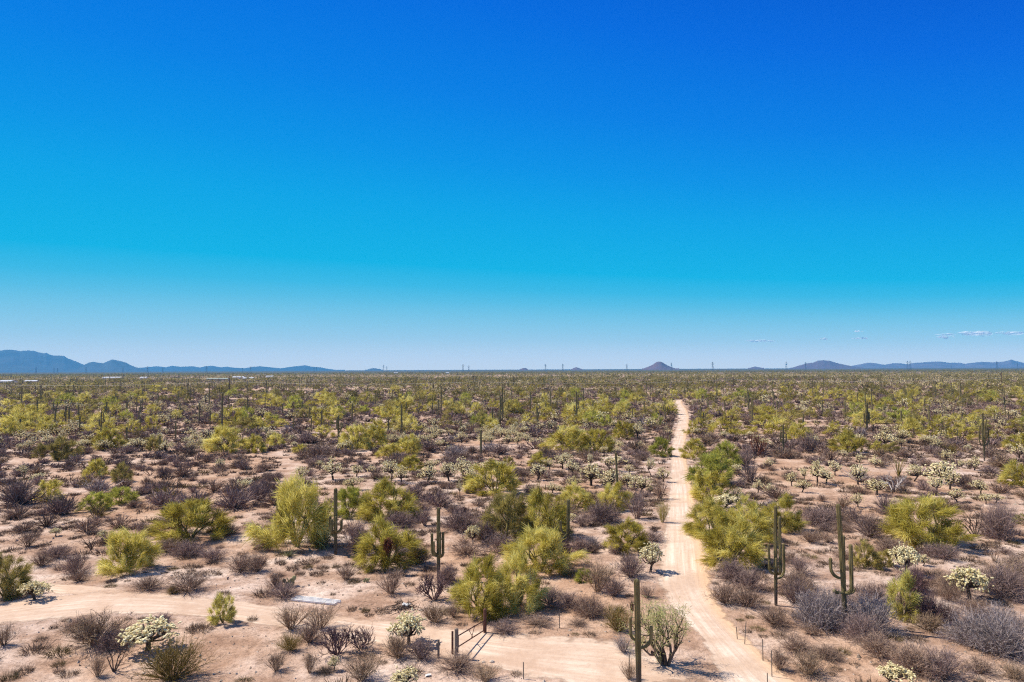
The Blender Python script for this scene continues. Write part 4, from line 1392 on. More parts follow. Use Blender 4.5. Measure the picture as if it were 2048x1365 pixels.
MIDS = [(1803, 857, 821, 0), (1690, 845, 802, 1), (962, 912, 860, 0), (777, 876, 836, 0), (803, 871, 809, 0), (922, 867, 833, 0), (951, 861, 845, 0), (998, 853, 821, 3), (1075, 853, 816, 2), (1098, 864, 841, 0), (1232, 876, 845, 2),
        (704, 847, 807, 2), (704, 906, 888, 0), (40, 870, 838, 5), (253, 891, 855, 0), (280, 864, 833, 1), (351, 882, 845, 0), (319, 906, 872, 0), (398, 848, 806, 1), (420, 853, 821, 0), (471, 854, 833, 0), (494, 838, 794, 5),
        (587, 864, 835, 3), (623, 864, 836, 0), (677, 891, 831, 4), (530, 821, 794, 0), (565, 832, 807, 0), (605, 828, 803, 0), (74, 845, 800, 1), (131, 850, 812, 2), (138, 850, 813, 0), (213, 841, 804, 4), (253, 828, 797, 1),
        (284, 823, 797, 0), (360, 828, 807, 3), (652, 824, 804, 3), (1416, 828, 800, 1), (1411, 848, 826, 1), (1398, 817, 794, 0), (1430, 818, 790, 2), (1602, 812, 787, 1), (1607, 855, 828, 2), (1697, 864, 855, 0), (1892, 835, 814, 2),
        (1892, 879, 853, 0), (1883, 870, 850, 0), (1915, 880, 859, 0), (1922, 874, 852, 0), (2011, 835, 818, 0), (2017, 835, 819, 0), (1879, 806, 787, 1), (1490, 815, 785, 0), (1497, 822, 783, 1), (1415, 838, 823, 0), (1166, 826, 790, 1),
        (1114, 824, 797, 0), (1288, 830, 802, 2), (1265, 842, 815, 0), (1312, 842, 818, 1), (1238, 850, 834, 0), (865, 832, 806, 0), (1190, 812, 785, 0), (1345, 828, 795, 0), (1300, 868, 860, 0), (1340, 884, 870, 0), (910, 822, 800, 2),
        (876, 838, 800, 3), (812, 828, 805, 0), (1645, 828, 800, 1), (1770, 830, 804, 2), (1548, 808, 784, 1), (1850, 828, 796, 1), (1925, 818, 790, 3), (1955, 815, 790, 0), (1715, 815, 786, 0), (1580, 800, 774, 1), (1630, 806, 782, 3)]


def gen_saguaro(seed, n_arms, ribs=8):
    """unit saguaro 6 m high; trunk and list of arms"""
    rng = np.random.default_rng(seed)
    tr = sag_trunk(6.0, 0.21, ribs, (rng.normal() * 0.06, rng.normal() * 0.06), 10)
    arms = []
    a0 = rng.uniform(0, 6.28)
    for i in range(n_arms):
        a = a0 + i * 2.4 + rng.uniform(-0.3, 0.3)
        ln = rng.uniform(0.42, 0.75)
        zj = rng.uniform(2.0, 3.4)
        arms.append(sag_arm((math.cos(a) * 0.08, math.sin(a) * 0.08, zj), (math.cos(a) * ln, math.sin(a) * ln), zj + rng.uniform(0.8, 2.4), 0.15, max(5, ribs - 2)))
    return tr, arms


def make_saguaro(x, y, Ht, n_arms, seed, rz, adj, thick=1.0):
    d = math.hypot(x, y)
    seed = seed % 4
    s = Ht / 6.0
    k = (0.50 + 0.36 * s) * thick
    loc = (x, y, float(gz(x, y)))
    if d < 200:
        tr, arms = cached(('sq', seed, n_arms), lambda: gen_saguaro(seed * 7 + n_arms, n_arms))
        o = link('saguaro_cactus', None, None, loc, rz, (k, k, s))
        link('trunk', cached(('sqm', seed, n_arms), lambda: tr.mesh('trunk', M['saguaro'])), o)
        for j, a in enumerate(arms):
            link('arm', cached(('sqa', seed, n_arms, j), lambda: a.mesh('arm', M['saguaro'])), o)
    else:
        o = link('saguaro_cactus', cached(('sqj', seed, n_arms), lambda: sag_joined(seed, n_arms, 5).mesh('saguaro_cactus', M['saguaro'])), None, loc, rz, (k, k, s))
    return sag_item(o, adj, x, y, Ht)


def sag_joined(seed, n_arms, ribs):
    def f():
        tr, arms = gen_saguaro(seed * 7 + n_arms, n_arms, ribs)
        g = G().add_g(tr)
        for a in arms:
            g.add_g(a)
        return g
    return cached(('sgj', seed, n_arms, ribs), f)


for i, (u, vb, vt, na) in enumerate(MIDS):
    x, y = ground_pt(u, vb)
    h = (vb - vt) * mpp(u, vb)
    make_saguaro(x, y, h, na, i, RND.choice((0, 3.14)) + RND.uniform(-0.4, 0.4), ('tall ' if h > 6.5 else 'short ' if h < 3 else 'straight ') + NW.get(na, 'many-armed'), 1.0 if h < 4 else 1.1)
    OCC.append((x, y, 0.4))
# ------------------------------------------------------------------ the rest of the plain: scattered plants
NPR = np.random.default_rng(21)
OCCA = np.array(OCC)


def field(x, y, a, ph):
    return np.sin(x * a + ph + 1.7 * np.sin(y * a * 0.8 + ph)) + np.sin(y * a * 1.15 + 2.3 * ph + 1.3 * np.sin(x * a * 0.7 - ph))


BARE = [(575, 955, 34, 40), (735, 978, 70, 9), (1625, 985, 90, 12), (1640, 950, 60, 10), (1780, 945, 60, 9), (1040, 985, 60, 10), (1110, 1005, 50, 10), (980, 893, 70, 9), (1700, 1000, 60, 8), (560, 910, 60, 7), (1890, 945, 60, 8),
        (700, 868, 70, 7), (1560, 925, 60, 8), (1600, 1125, 30, 22), (490, 800, 40, 3), (395, 802, 30, 3), (2030, 801, 40, 3), (480, 1008, 30, 8), (30, 925, 40, 8), (150, 985, 60, 7), (470, 1090, 50, 12)]


def scatter(d0, d1, area, W, Hh, clump=None, jitter=0.3, open_sand=0.2):
    """plants between two distances, one per `area` square metres, away from roads and from what stands there already"""
    half = 0.92
    n = int(half * (d1 * d1 - d0 * d0) / area)
    y = np.sqrt(NPR.uniform(d0 * d0, d1 * d1, n))
    x = NPR.uniform(-half, half, n) * y
    keep = np.ones(n, bool)
    if clump is not None:
        a, ph, lo = clump
        f = (field(x, y, a, ph) + 2) / 4
        keep &= NPR.random(n) < np.clip(lo + (1 - lo) * (f * 1.7 - 0.25), 0, 1)
    w = W * np.exp(NPR.normal(size=n) * jitter)
    w = np.clip(w, W * 0.45, W * 2.1)
    h = Hh * (w / W) ** 0.8 * np.exp(NPR.normal(size=n) * 0.14)
    if d0 < 420:
        idx = np.where(keep & (y < 420))[0]
        for c in range(0, len(idx), 2000):
            ii = idx[c:c + 2000]
            dr = np.hypot(x[ii, None] - ROADPTS[None, :, 0], y[ii, None] - ROADPTS[None, :, 1]) - ROADPTS[None, :, 2]
            bad = (dr < 0.42 * w[ii, None]).any(1)
            do = np.hypot(x[ii, None] - OCCA[None, :, 0], y[ii, None] - OCCA[None, :, 1])
            bad |= (do < 0.8 * OCCA[None, :, 2] + 0.32 * w[ii, None]).any(1)
            keep[ii[bad]] = False
    u, v = to_px_many(np.stack([x, y, np.zeros(n)], -1))
    p = np.ones(n)
    p[(v > 1000) & (v <= 1110)] = 0.75
    p[(v > 1110) & (u > 1440)] = 0.55
    p[(v > 1110) & (u <= 1290)] = open_sand
    p[(v > 1110) & (u > 1290) & (u <= 1440)] = 0.0
    for cu, cv, ru, rv in BARE:
        p[((u - cu) / ru) ** 2 + ((v - cv) / rv) ** 2 < 1] *= 0.12
    keep &= NPR.random(n) < p
    return np.stack([x, y, w, h, u, v], -1)[keep]


def split_top(rows, n):
    """the n that show largest in the photograph, and the others"""
    s = np.sqrt(rows[:, 2] * rows[:, 3]) / rows[:, 1]
    s = np.where((rows[:, 4] > -10) & (rows[:, 4] < 2058) & (rows[:, 5] < 1375), s, 0)
    o = np.argsort(-s)
    return rows[o[:n]], rows[o[n:]]


def bulk(name, label, rows, lodf, gfn, nseed, mats, zs=0.0):
    """everything of one kind past the first three hundred: ONE object"""
    out = G()
    lod = np.array([lodf(d) for d in np.hypot(rows[:, 0], rows[:, 1])])
    for L in sorted(set(lod)):
        rr = rows[lod == L]
        protos = [gfn(s, int(L)) for s in range(nseed)]
        ds = [dims(p) for p in protos]
        inst = []
        zz = gz(rr[:, 0], rr[:, 1])
        for k, r in enumerate(rr):
            s = int(NPR.integers(nseed))
            inst.append((s, r[0], r[1], zz[k], NPR.uniform(0, 6.28), r[2] / ds[s][0], r[3] / ds[s][1], NPR.normal() * 0.16))
        out.add_g(merge(protos, inst))
    return tag(link(name, out.mesh(name, mats)), label, None, None, 'stuff')


N_IND = 298
# palo verdes
rows = np.concatenate([scatter(150, 420, 118, 3.9, 2.8, (0.030, 1.1, 0.22), 0.38), scatter(420, 1150, 150, 4.3, 2.8, (0.012, 0.4, 0.28), 0.38), scatter(1150, 2900, 330, 6.0, 3.1, (0.004, 0.4, 0.3))])
rows[:, 3] = np.clip(rows[:, 3], 1.2, 5.2)
near, rest = split_top(rows, N_IND - len(PALOS))
for i, r in enumerate(near):
    lf = int(NPR.choice(3, p=(0.66, 0.14, 0.20)))
    make_palo(r[0], r[1], r[2], r[3], LEAVES[lf], i * 7 + 3, NPR.uniform(0, 6.28), ('broad ' if r[2] > 5.6 else 'small ' if r[2] < 3.0 else 'bushy ') + ['yellow-green', 'bright green', 'dull olive'][lf])
bulk('distant_palo_verdes', 'yellow-green palo verde brush covering the far plain', rest, palo_lod, palo_joined, 5, [M['palo_far'], M['palo_bark']])

# saguaros
rows = np.concatenate([scatter(150, 520, 560, 0.5, 4.9, None, 0.38), scatter(520, 1300, 900, 0.5, 5.2, None, 0.30), scatter(1300, 2300, 3500, 0.5, 5.6, None, 0.25)])
rows[:, 3] = np.clip(rows[:, 3], 1.6, 9.5)
rows[:, 2] = rows[:, 3] * 0.1
near, rest = split_top(rows, N_IND - len(MIDS) - 10)
for i, r in enumerate(near):
    na = int(NPR.choice(6, p=(0.46, 0.16, 0.14, 0.12, 0.07, 0.05)))
    make_saguaro(r[0], r[1], r[3], na, i, NPR.uniform(0, 6.28), ('tall ' if r[3] > 6.5 else 'short ' if r[3] < 3 else 'straight ') + NW.get(na, 'many-armed'))
out = G()
protos = [sag_joined(s, na, 4) for s, na in ((0, 0), (1, 0), (2, 0), (0, 1), (1, 2), (2, 3))]
inst = []
for r in rest:
    s = r[3] / 6.0
    inst.append((int(NPR.integers(6)), r[0], r[1], 0.0, NPR.uniform(0, 6.28), (0.6 + 0.4 * s) * 0.85, s, 0.0))
out = merge(protos, inst)
tag(link('distant_saguaros', out.mesh('distant_saguaros', M['saguaro'])), 'thin dark saguaros dotted over the far plain', None, None, 'stuff')

# chollas
rows = np.concatenate([scatter(118, 420, 42, 1.9, 1.65, (0.055, 2.2, 0.10)), scatter(420, 1300, 50, 2.6, 1.9, (0.016, 0.9, 0.12))])
near, rest = split_top(rows, N_IND - len(CHOLLAS))
for i, r in enumerate(near):
    make_cholla(r[0], r[1], r[2], r[3], i * 5 + 1, NPR.uniform(0, 6.28), ('low ' if r[3] < 1.0 else 'tall ' if r[3] > 2.3 else 'small ' if r[2] < 1.1 else 'spreading ' if r[2] > 1.25 * r[3] else 'round-topped ') + 'pale')
bulk('distant_chollas', 'pale cholla thickets spread over the far plain', rest, cholla_lod, cholla_joined, 5, [M['cholla_joint'], M['cholla_trunk']])

# dry shrubs
rows = np.concatenate([scatter(28, 110, 11, 1.55, 0.8, None, 0.38, 0.06), scatter(110, 330, 10, 2.0, 0.95, (0.05, 0.3, 0.45), 0.36), scatter(330, 1000, 48, 3.0, 1.2, (0.02, 0.3, 0.35), 0.3)])
n_sh = sum(1 for s in SHRUBS if s[5] not in ('stag', 'bare'))
near, rest = split_top(rows, N_IND - n_sh)
for i, r in enumerate(near):
    mt = str(NPR.choice([B_, P_, T_, L_, Y_], p=(0.50, 0.26, 0.13, 0.06, 0.05)))
    st = str(NPR.choice(['twig', 'dense', 'airy'], p=(0.45, 0.4, 0.15)))
    adj = ('low spreading ' if r[2] > 2.1 * r[3] else 'tall ' if r[3] > 1.5 else 'dense ' if st == 'dense' else 'airy ' if st == 'airy' else 'twiggy ') + COLW[mt]
    make_shrub(r[0], r[1], r[2], r[3], mt, st, i, NPR.uniform(0, 6.28), adj)
k = NPR.random(len(rest))
bulk('dry_brush', 'brown twiggy dry brush between the green trees', rest[k < 0.5], lambda d: 1 if d < 120 else 2, lambda s, L: shrub_g(s, 'dense' if s % 2 else 'twig', L), 5, [M[B_]])
bulk('purple_brush', 'purple-grey leafless brush between the green trees', rest[k >= 0.5], lambda d: 1 if d < 120 else 2, lambda s, L: shrub_g(s, 'dense' if s % 2 else 'twig', L), 5, [M[P_]])

# low clumps
rows = np.concatenate([scatter(26, 70, 1.6, 0.75, 0.26, None, 0.45, 0.30), scatter(70, 220, 1.9, 1.1, 0.34, (0.06, 1.9, 0.4), 0.40), scatter(220, 480, 22, 1.8, 0.5, None, 0.3)])
near, rest = split_top(rows, N_IND - len(TUFTS))
for i, r in enumerate(near):
    ol = NPR.random() < 0.2
    make_tuft(r[0], r[1], r[2], r[3], 'tuft_olive' if ol else 'tuft', i, NPR.uniform(0, 6.28), ('small ' if r[2] < 0.9 else 'rounded ') + ('olive-brown' if ol else 'grey-brown'))
bulk('bursage_cover', 'low grey-brown bursage covering the sand', rest, lambda d: 1 if d < 100 else 2, lambda s, L: tuft_g(s, L), 6, [M['tuft']])

# stones and twigs lying on the sand
rng = np.random.default_rng(5)
g = G()
n = 9000
y = np.sqrt(rng.uniform(27 ** 2, 75 ** 2, n))
x = rng.uniform(-0.8, 0.8, n) * y
sz_ = np.clip(rng.lognormal(-3.2, 0.6, n), 0.012, 0.2)
nr = (np.hypot(x[:, None] - ROADPTS[None, :, 0], y[:, None] - ROADPTS[None, :, 1]) - ROADPTS[None, :, 2]).min(1) > 0.1
x, y, sz_ = x[nr], y[nr], sz_[nr]
n = len(x)
b0 = np.stack([x, y, gz(x, y) + sz_ * 0.05], -1)
oc = np.array([(1, 0, 0), (0, 1, 0), (-1, 0, 0), (0, -1, 0), (0, 0, 0.7), (0, 0, -0.4)], float)
V = b0[:, None] + oc[None] * sz_[:, None, None] * rng.uniform(0.6, 1.3, (n, 6, 3)) + rng.normal(size=(n, 6, 3)) * 0.2 * sz_[:, None, None]
tri = np.array([(0, 1, 4), (1, 2, 4), (2, 3, 4), (3, 0, 4), (1, 0, 5), (2, 1, 5), (3, 2, 5), (0, 3, 5)])
g.add(V.reshape(-1, 3), (np.arange(n)[:, None, None] * 6 + tri[None]).reshape(-1, 3), 0, np.repeat(rng.random(n), 6))
tag(link('gravel', g.mesh('gravel', M['stone'])), 'small stones scattered on the sand', None, None, 'stuff')
g = G()
n = 3200
y = np.sqrt(rng.uniform(27 ** 2, 80 ** 2, n))
x = rng.uniform(-0.8, 0.8, n) * y
nr = (np.hypot(x[:, None] - ROADPTS[None, :, 0], y[:, None] - ROADPTS[None, :, 1]) - ROADPTS[None, :, 2]).min(1) > 0.1
x, y = x[nr], y[nr]
n = len(x)
a = rng.uniform(0, 6.28, n)
strips(g, np.stack([x, y, gz(x, y) + 0.02], -1), np.stack([np.cos(a), np.sin(a), rng.uniform(0, 0.25, n)], -1), rng.uniform(0.1, 0.6, n), 0.018, 0.1, 0, rng.random(n), rng, 2)
tag(link('fallen_twigs', g.mesh('fallen_twigs', M['dark_bark'])), 'dry twigs scattered on the sand', None, None, 'stuff')

# ------------------------------------------------------------------ single plants with a shape of their own
# mesquite at the road fork
x, y, W, Ht = from_px(1332, 1340, 96, 126, 0.05)
o = link('mesquite_tree', None, None, (x, y, float(gz(x, y))))
rng = np.random.default_rng(77)
g, tips = G(), []
for a, el in ((2.6, 0.9), (0.4, 0.9), (1.5, 1.4), (3.6, 1.1), (5.3, 1.0), (4.6, 1.3)):
    branch_tree(g, rng, (math.cos(a) * 0.12, math.sin(a) * 0.12, -0.05), (math.cos(a), math.sin(a), el), 0.95, 0.085, 4, (2, 3), 0.55, 0.70, 0.22, 0, 6, tips, 0.22, 0.66)
tp = np.array([t[0] for t in tips])
s0 = W / (np.percentile(tp[:, 0], 97) - np.percentile(tp[:, 0], 3))
s1 = Ht / np.percentile(tp[:, 2], 97) * 0.96
o.scale = (s0, s0, s1)
link('trunk', g.mesh('trunk', M['dark_bark'], True), o)
g2 = G()
ti = np.repeat(np.arange(len(tips)), 10)
td = np.array([t[1] for t in tips])
P = tp[ti] + rng.normal(size=(len(ti), 3)) * 0.13
strips(g2, P, td[ti] * 0.8 + rng.normal(size=(len(ti), 3)) * 0.6 + np.array([0, 0, -0.1]), rng.uniform(0.10, 0.26, len(ti)), 0.016, 0.2, 0, rng.random(len(ti)), rng, 2)
link('crown', g2.mesh('crown', M['mesquite_leaf']), o)
tag(o, 'sparse grey-green mesquite with gnarled dark trunk at the road fork', 'tree')

# bleached dead tree, red-brown dead tree, ocotillo, mistletoe, agave
x, y, W, Ht = from_px(1789, 983, 50, 36, 0.1)
g = bare_tree(31, 3, 5, 0, 0.075, 0.75, 6)
w0, h0 = dims(g)
tag(link('dead_tree', g.mesh('dead_tree', M['dead_wood'], True), None, (x, y, float(gz(x, y))), 0.4, (W / w0, W / w0, Ht / h0)), 'bleached leafless dead tree with spreading pale limbs', 'dead tree')
x, y, W, Ht = from_px(1514, 913, 34, 42, 0.1)
g = bare_tree(32, 4, 6, 0, 0.10, 0.5, 6)
w0, h0 = dims(g)
tag(link('dead_tree', g.mesh('dead_tree', M['shrub_red'], True), None, (x, y, float(gz(x, y))), 1.4, (W / w0, W / w0, Ht / h0)), 'red-brown dead tree with tangled branches right of the road', 'dead tree')
x, y, W, Ht = from_px(1797, 958, 26, 42, 0.1)
g = G()
rng = np.random.default_rng(12)
for i in range(26):
    a, sp = rng.uniform(0, 6.28), rng.uniform(0.05, 0.34)
    L = rng.uniform(2.4, 3.4)
    t = np.linspace(0, 1, 6)[:, None]
    tube(g, np.array([math.cos(a), math.sin(a), 0]) * sp * L * t ** 1.3 + np.array([0, 0, 1.0]) * L * t, np.linspace(0.035, 0.012, 6), 5, 0, rng.uniform(0, 1))
w0, h0 = dims(g)
tag(link('ocotillo', g.mesh('ocotillo', M['palo_olive'], True), None, (x, y, float(gz(x, y))), 0, (W / w0, W / w0, Ht / h0)), 'upright bundle of olive ocotillo wands behind the bleached dead tree', 'ocotillo')


def mistletoe(u, v, w, h, yd, label, seed):
    rng = np.random.default_rng(seed)
    d = px_ray(u, v)
    p = np.array([0, 0, H]) + d / d[1] * yd
    s = yd / F
    n = 420
    g = G()
    P = rng.normal(size=(n, 3)) * np.array([w * s, w * s, h * s]) * 0.24
    strips(g, P, rng.normal(size=(n, 3)) + np.array([0, 0, -0.7]), rng.uniform(0.15, 0.4, n), 0.035, 0.3, 0, rng.random(n), rng, 2)
    tag(link('mistletoe_clump', g.mesh('mistletoe_clump', M['mistletoe']), None, tuple(p)), label, 'mistletoe')


x0, y0 = ground_pt(776, 1142)
mistletoe(776, 1087, 15, 22, y0 - 0.4, 'dark red-brown mistletoe clump on the palo verde near the candelabra saguaro', 1)
x0, y0 = ground_pt(928, 1030)
mistletoe(928, 1019, 13, 9, y0, 'small dark red clump in the purple brush behind the candelabra saguaro', 2)


def agave(u, vb, w, h, label, seed):
    x, y = ground_pt(u, vb)
    s = mpp(u, vb)
    rng = np.random.default_rng(seed)
    g = G()
    n = 26
    a = np.arange(n) * 2.4
    el = np.linspace(0.25, 1.4, n)
    D = np.stack([np.cos(a) * np.cos(el), np.sin(a) * np.cos(el), np.sin(el)], -1)
    strips(g, np.zeros((n, 3)) + np.array([0, 0, 0.03]), D, h * s * 1.05, 0.07, 0.05, 0, rng.random(n), rng, 3)
    tag(link('yucca', g.mesh('yucca', M['agave']), None, (x, y, float(gz(x, y)))), label, 'yucca')


agave(578, 1114, 22, 20, 'small spiky yucca in front of the biggest left palo verde', 1)


def prickly(u, vb, w, h, label, seed):
    x, y = ground_pt(u, vb)
    s = mpp(u, vb)
    rng = np.random.default_rng(seed)
    o = link('prickly_pear', None, None, (x, y, float(gz(x, y))))
    for i in range(17):
        g = G()
        a = rng.uniform(0, 6.28)
        r = rng.uniform(0, w * s * 0.4)
        lv = 0 if i < 9 else 1
        c = np.array([math.cos(a) * r, math.sin(a) * r, 0.0 if lv == 0 else h * s * 0.42])
        up = norm(np.array([math.cos(a) * 0.5, math.sin(a) * 0.5, 1.0]))
        sd = norm(np.cross(up, rng.normal(size=3)))
        nn = np.cross(up, sd)
        hh, ww, th = h * s * 0.55, h * s * 0.36, 0.03
        aa, bb = np.meshgrid(np.linspace(0, 6.283, 10, endpoint=False), np.linspace(-1.35, 1.35, 7))
        V = c + up * hh * 0.5 + (np.cos(aa) * np.cos(bb))[..., None] * sd * ww * 0.5 + (np.sin(aa) * np.cos(bb))[..., None] * nn * th + np.sin(bb)[..., None] * up * hh * 0.5
        ii = np.arange(6)[:, None] * 10
        jj = np.arange(10)[None]
        g.add(V.reshape(-1, 3), np.stack([ii + jj, ii + (jj + 1) % 10, ii + 10 + (jj + 1) % 10, ii + 10 + jj], -1).reshape(-1, 4), 0, rng.uniform(0.3, 1))
        link('pad', g.mesh('pad', M['agave'], True), o)
    tag(o, label, 'cactus')


prickly(580, 1171, 32, 20, 'low prickly pear with pale pads left of the pale boards', 3)
prickly(733, 1163, 16, 8, 'tiny prickly pear low on open sand behind the pale boards', 4)

# ------------------------------------------------------------------ gate, fence posts and things left on the sand


def gp(u, v):
    x, y = ground_pt(u, v)
    return np.array([x, y, float(gz(x, y))])


def post(name, u, vb, h, half, mat, label, cat, lean=(0, 0), group=None, cap=True):
    p = gp(u, vb)
    g = G()
    tube(g, [(0, 0, -0.15), (lean[0] * 0.5, lean[1] * 0.5, h * 0.5), (lean[0], lean[1], h)], [half, half, half * 0.96], 8, 0)
    return tag(link(name, g.mesh(name, mat), None, tuple(p)), label, cat, group)


post('gate_post', 905, 1312, 1.10, 0.055, M['rust'], 'shorter outer rusty post left of the gate', 'post')
post('gate_post', 913, 1321, 1.42, 0.10, M['post_wood'], 'stout weathered post holding the near end of the gate', 'post')
post('gate_post', 970, 1271, 1.22, 0.085, M['rust'], 'dark rusty post at the far end of the gate', 'post')
A, Bp = gp(913, 1321), gp(970, 1271)
go = link('metal_gate', None, None, tuple(A))
dAB = Bp - A
u_ = dAB / np.linalg.norm(dAB)
E0, E1 = u_ * 0.12, dAB - u_ * 0.10
for z0, z1 in ((1.02, 0.66), (0.50, 0.16)):
    g = G()
    k = np.linspace(0, 1, 5)[:, None]
    tube(g, E0 + (E1 - E0) * k + np.array([0, 0, 1.0]) * (z0 + (z1 - z0) * k), 0.034, 6)
    link('rail', g.mesh('rail', M['rust'], True), go)
for t in (0.03, 0.97):
    g = G()
    b = E0 + (E1 - E0) * t
    z0, z1 = 1.02 - 0.36 * t, 0.50 - 0.34 * t
    tube(g, [b + (0, 0, z1), b + (0, 0, z0)], 0.022, 6)
    link('stile', g.mesh('stile', M['rust'], True), go)
g = G()
for ta, za, tb, zb in ((0.40, 0.88, 0.55, 0.30), (0.62, 0.80, 0.50, 0.32), (0.42, 0.87, 0.62, 0.80)):
    tube(g, [E0 + (E1 - E0) * ta + (0, 0, za - 0.01), E0 + (E1 - E0) * tb + (0, 0, zb + 0.03)], 0.018, 5)
link('brace', g.mesh('brace', M['rust'], True), go)
tag(go, 'sagging rusty two-rail gate shut across the dirt track', 'gate')

STAKES = [(1047, 1364, 33, 0, 0, 'thin steel stake at the near edge of the cross track'), (1119, 1263, 36, 0, 0, 'pale steel stake beyond the cross track, right of the gate'), (1259, 1366, 46, 0, 0, 'thin steel stake close left of the thick near saguaro'),
          (1489, 1291, 45, 0.10, 0, 'leaning steel stake, taller of the pair right of the main road'), (1475, 1281, 25, -0.05, 0, 'short leaning stake, lower of the pair right of the main road'),
          (1526, 1325, 43, 0, 0, 'steel stake farther right of the main road, behind a taller one'), (1544, 1358, 52, 0, 0, 'tall steel stake with pale tip beside airy brown brush'), (1535, 1372, 20, 0, 0, 'stub of a white-tipped stake beside the tall stake'),
          (1652, 1372, 14, 0, 0, 'short dark stake among tan brush, right of the tall stake')]
for (u, vb, h, lx, ly, lab) in STAKES:
    post('steel_stake', u, vb, h * mpp(u, vb), 0.022, M['steel'], lab, 'stake', (lx, ly), 'steel fence stakes')
p = gp(877, 1319)
o = link('wooden_post', None, None, tuple(p))
g = G()
box(g, (-0.05, -0.05, -0.1), (0.05, 0.05, 0.88))
link('post', g.mesh('post', M['post_wood']), o)
g = G()
box(g, (-0.10, -0.075, 0.62), (0.10, -0.052, 0.74))
link('crosspiece', g.mesh('crosspiece', M['post_wood']), o)
tag(o, 'short wooden post with a small crosspiece left of the gate', 'post')
p = gp(1264, 1238)
g = G()
tube(g, [(0, 0, -0.1), (0, 0, 0.72)], 0.03, 6)
o = link('sign_post', None, None, tuple(p))
link('post', g.mesh('post', M['post_wood']), o)
g = G()
box(g, (-0.10, -0.06, 0.38), (0.10, -0.032, 0.80))
link('sign_board', g.mesh('sign_board', M['rust']), o)
tag(o, 'small brown sign plate on a post behind the thick near saguaro', 'sign')

# pale boards lying side by side
P0, P1, P2 = gp(593, 1193), gp(686, 1203), gp(580, 1201)
dl = P1 - P0
dw = (P2 - P0)
for i in range(5):
    off = RND.uniform(-0.05, 0.05)
    c = P0 + dw * (i / 4.0 * 0.85)
    Ln = np.linalg.norm(dl) * RND.uniform(0.93, 1.0)
    ang = math.atan2(dl[1], dl[0]) + RND.uniform(-0.012, 0.012)
    g = G()
    box(g, (0, -0.042, 0.0), (Ln, 0.042, 0.10))
    tag(link('pale_board', g.mesh('pale_board', M['board']), None, (c[0] + off, c[1], c[2] + 0.03), ang),
        ['farthest of the five pale boards lying on the sand', 'second pale board from the back of the five on the sand', 'middle one of the five pale boards lying on the sand',
         'second pale board from the front of the five on the sand', 'nearest of the five pale boards lying on the sand'][i], 'board', 'pale boards lying on the sand')

# debris heap with white scrap, other litter
p = gp(804, 1219)
rng = np.random.default_rng(3)
g = G()
n = 150
P = rng.normal(size=(n, 3)) * np.array([0.55, 0.3, 0.05])
P[:, 2] = np.abs(P[:, 2]) + 0.03
strips(g, P, rng.normal(size=(n, 3)) * np.array([1, 1, 0.35]), rng.uniform(0.3, 0.9, n), 0.035, 0.1, 0, rng.random(n), rng, 2)
tag(link('brush_pile', g.mesh('brush_pile', M['dark_bark']), None, tuple(p)), 'dark heap of dead sticks beside the cross track', 'brush pile')


def scrap(u, v, w, l, hgt, label, seed, mat='white_scrap'):
    p = gp(u, v)
    rng = np.random.default_rng(seed)
    g = G()
    nx_, ny_ = 7, 5
    X, Y = np.meshgrid(np.linspace(-w / 2, w / 2, nx_), np.linspace(-l / 2, l / 2, ny_))
    Z = rng.uniform(0.02, hgt, X.shape)
    X = X + rng.normal(size=X.shape) * w * 0.05
    top = np.stack([X, Y, Z + 0.03], -1).reshape(-1, 3)
    bot = np.stack([X, Y, Z], -1).reshape(-1, 3)
    i = np.arange(ny_ - 1)[:, None] * nx_ + np.arange(nx_ - 1)[None]
    q = np.stack([i, i + 1, i + nx_ + 1, i + nx_], -1).reshape(-1, 4)
    g.add(np.concatenate([top, bot]), np.concatenate([q, q[:, ::-1] + nx_ * ny_]))
    tag(link('scrap', g.mesh('scrap', M[mat]), None, tuple(p), rng.uniform(-0.4, 0.4)), label, 'scrap')


scrap(812, 1214, 0.55, 0.35, 0.16, 'crumpled white scrap lying on the dark stick heap', 1)
scrap(856, 1355, 0.26, 0.18, 0.05, 'flat white scrap on the sand near the bottom chollas', 2)


def rock(u, v, r, label, seed):
    p = gp(u, v)
    rng = np.random.default_rng(seed)
    a, b = np.meshgrid(np.linspace(0, 6.283, 9, endpoint=False), np.linspace(-1.3, 1.3, 6))
    k = rng.uniform(0.8, 1.15, a.shape)
    V = np.stack([r * k * np.cos(a) * np.cos(b), r * 0.8 * k * np.sin(a) * np.cos(b), r * 0.55 * k * np.sin(b) + r * 0.2], -1).reshape(-1, 3)
    ii = np.arange(5)[:, None] * 9
    jj = np.arange(9)[None]
    g = G().add(V, np.stack([ii + jj, ii + (jj + 1) % 9, ii + 9 + (jj + 1) % 9, ii + 9 + jj], -1).reshape(-1, 4), 0, 0.95)
    g.add(np.array([(0, 0, r * 0.74), (0, 0, -r * 0.3)]), np.zeros((0, 3), int))
    tag(link('rock', g.mesh('rock', M['stone'], False), None, tuple(p)), label, 'rock')


rock(967, 1330, 0.10, 'small pale rock, one of two on the track edge near the gate', 1)
rock(984, 1330, 0.13, 'larger pale rock, one of two on the track edge near the gate', 2)
rock(109, 1165, 0.08, 'lone white stone beside the side track at far left', 3)
rock(758, 1217, 0.06, 'tiny pale stone on bare sand beside the dark stick heap', 4)

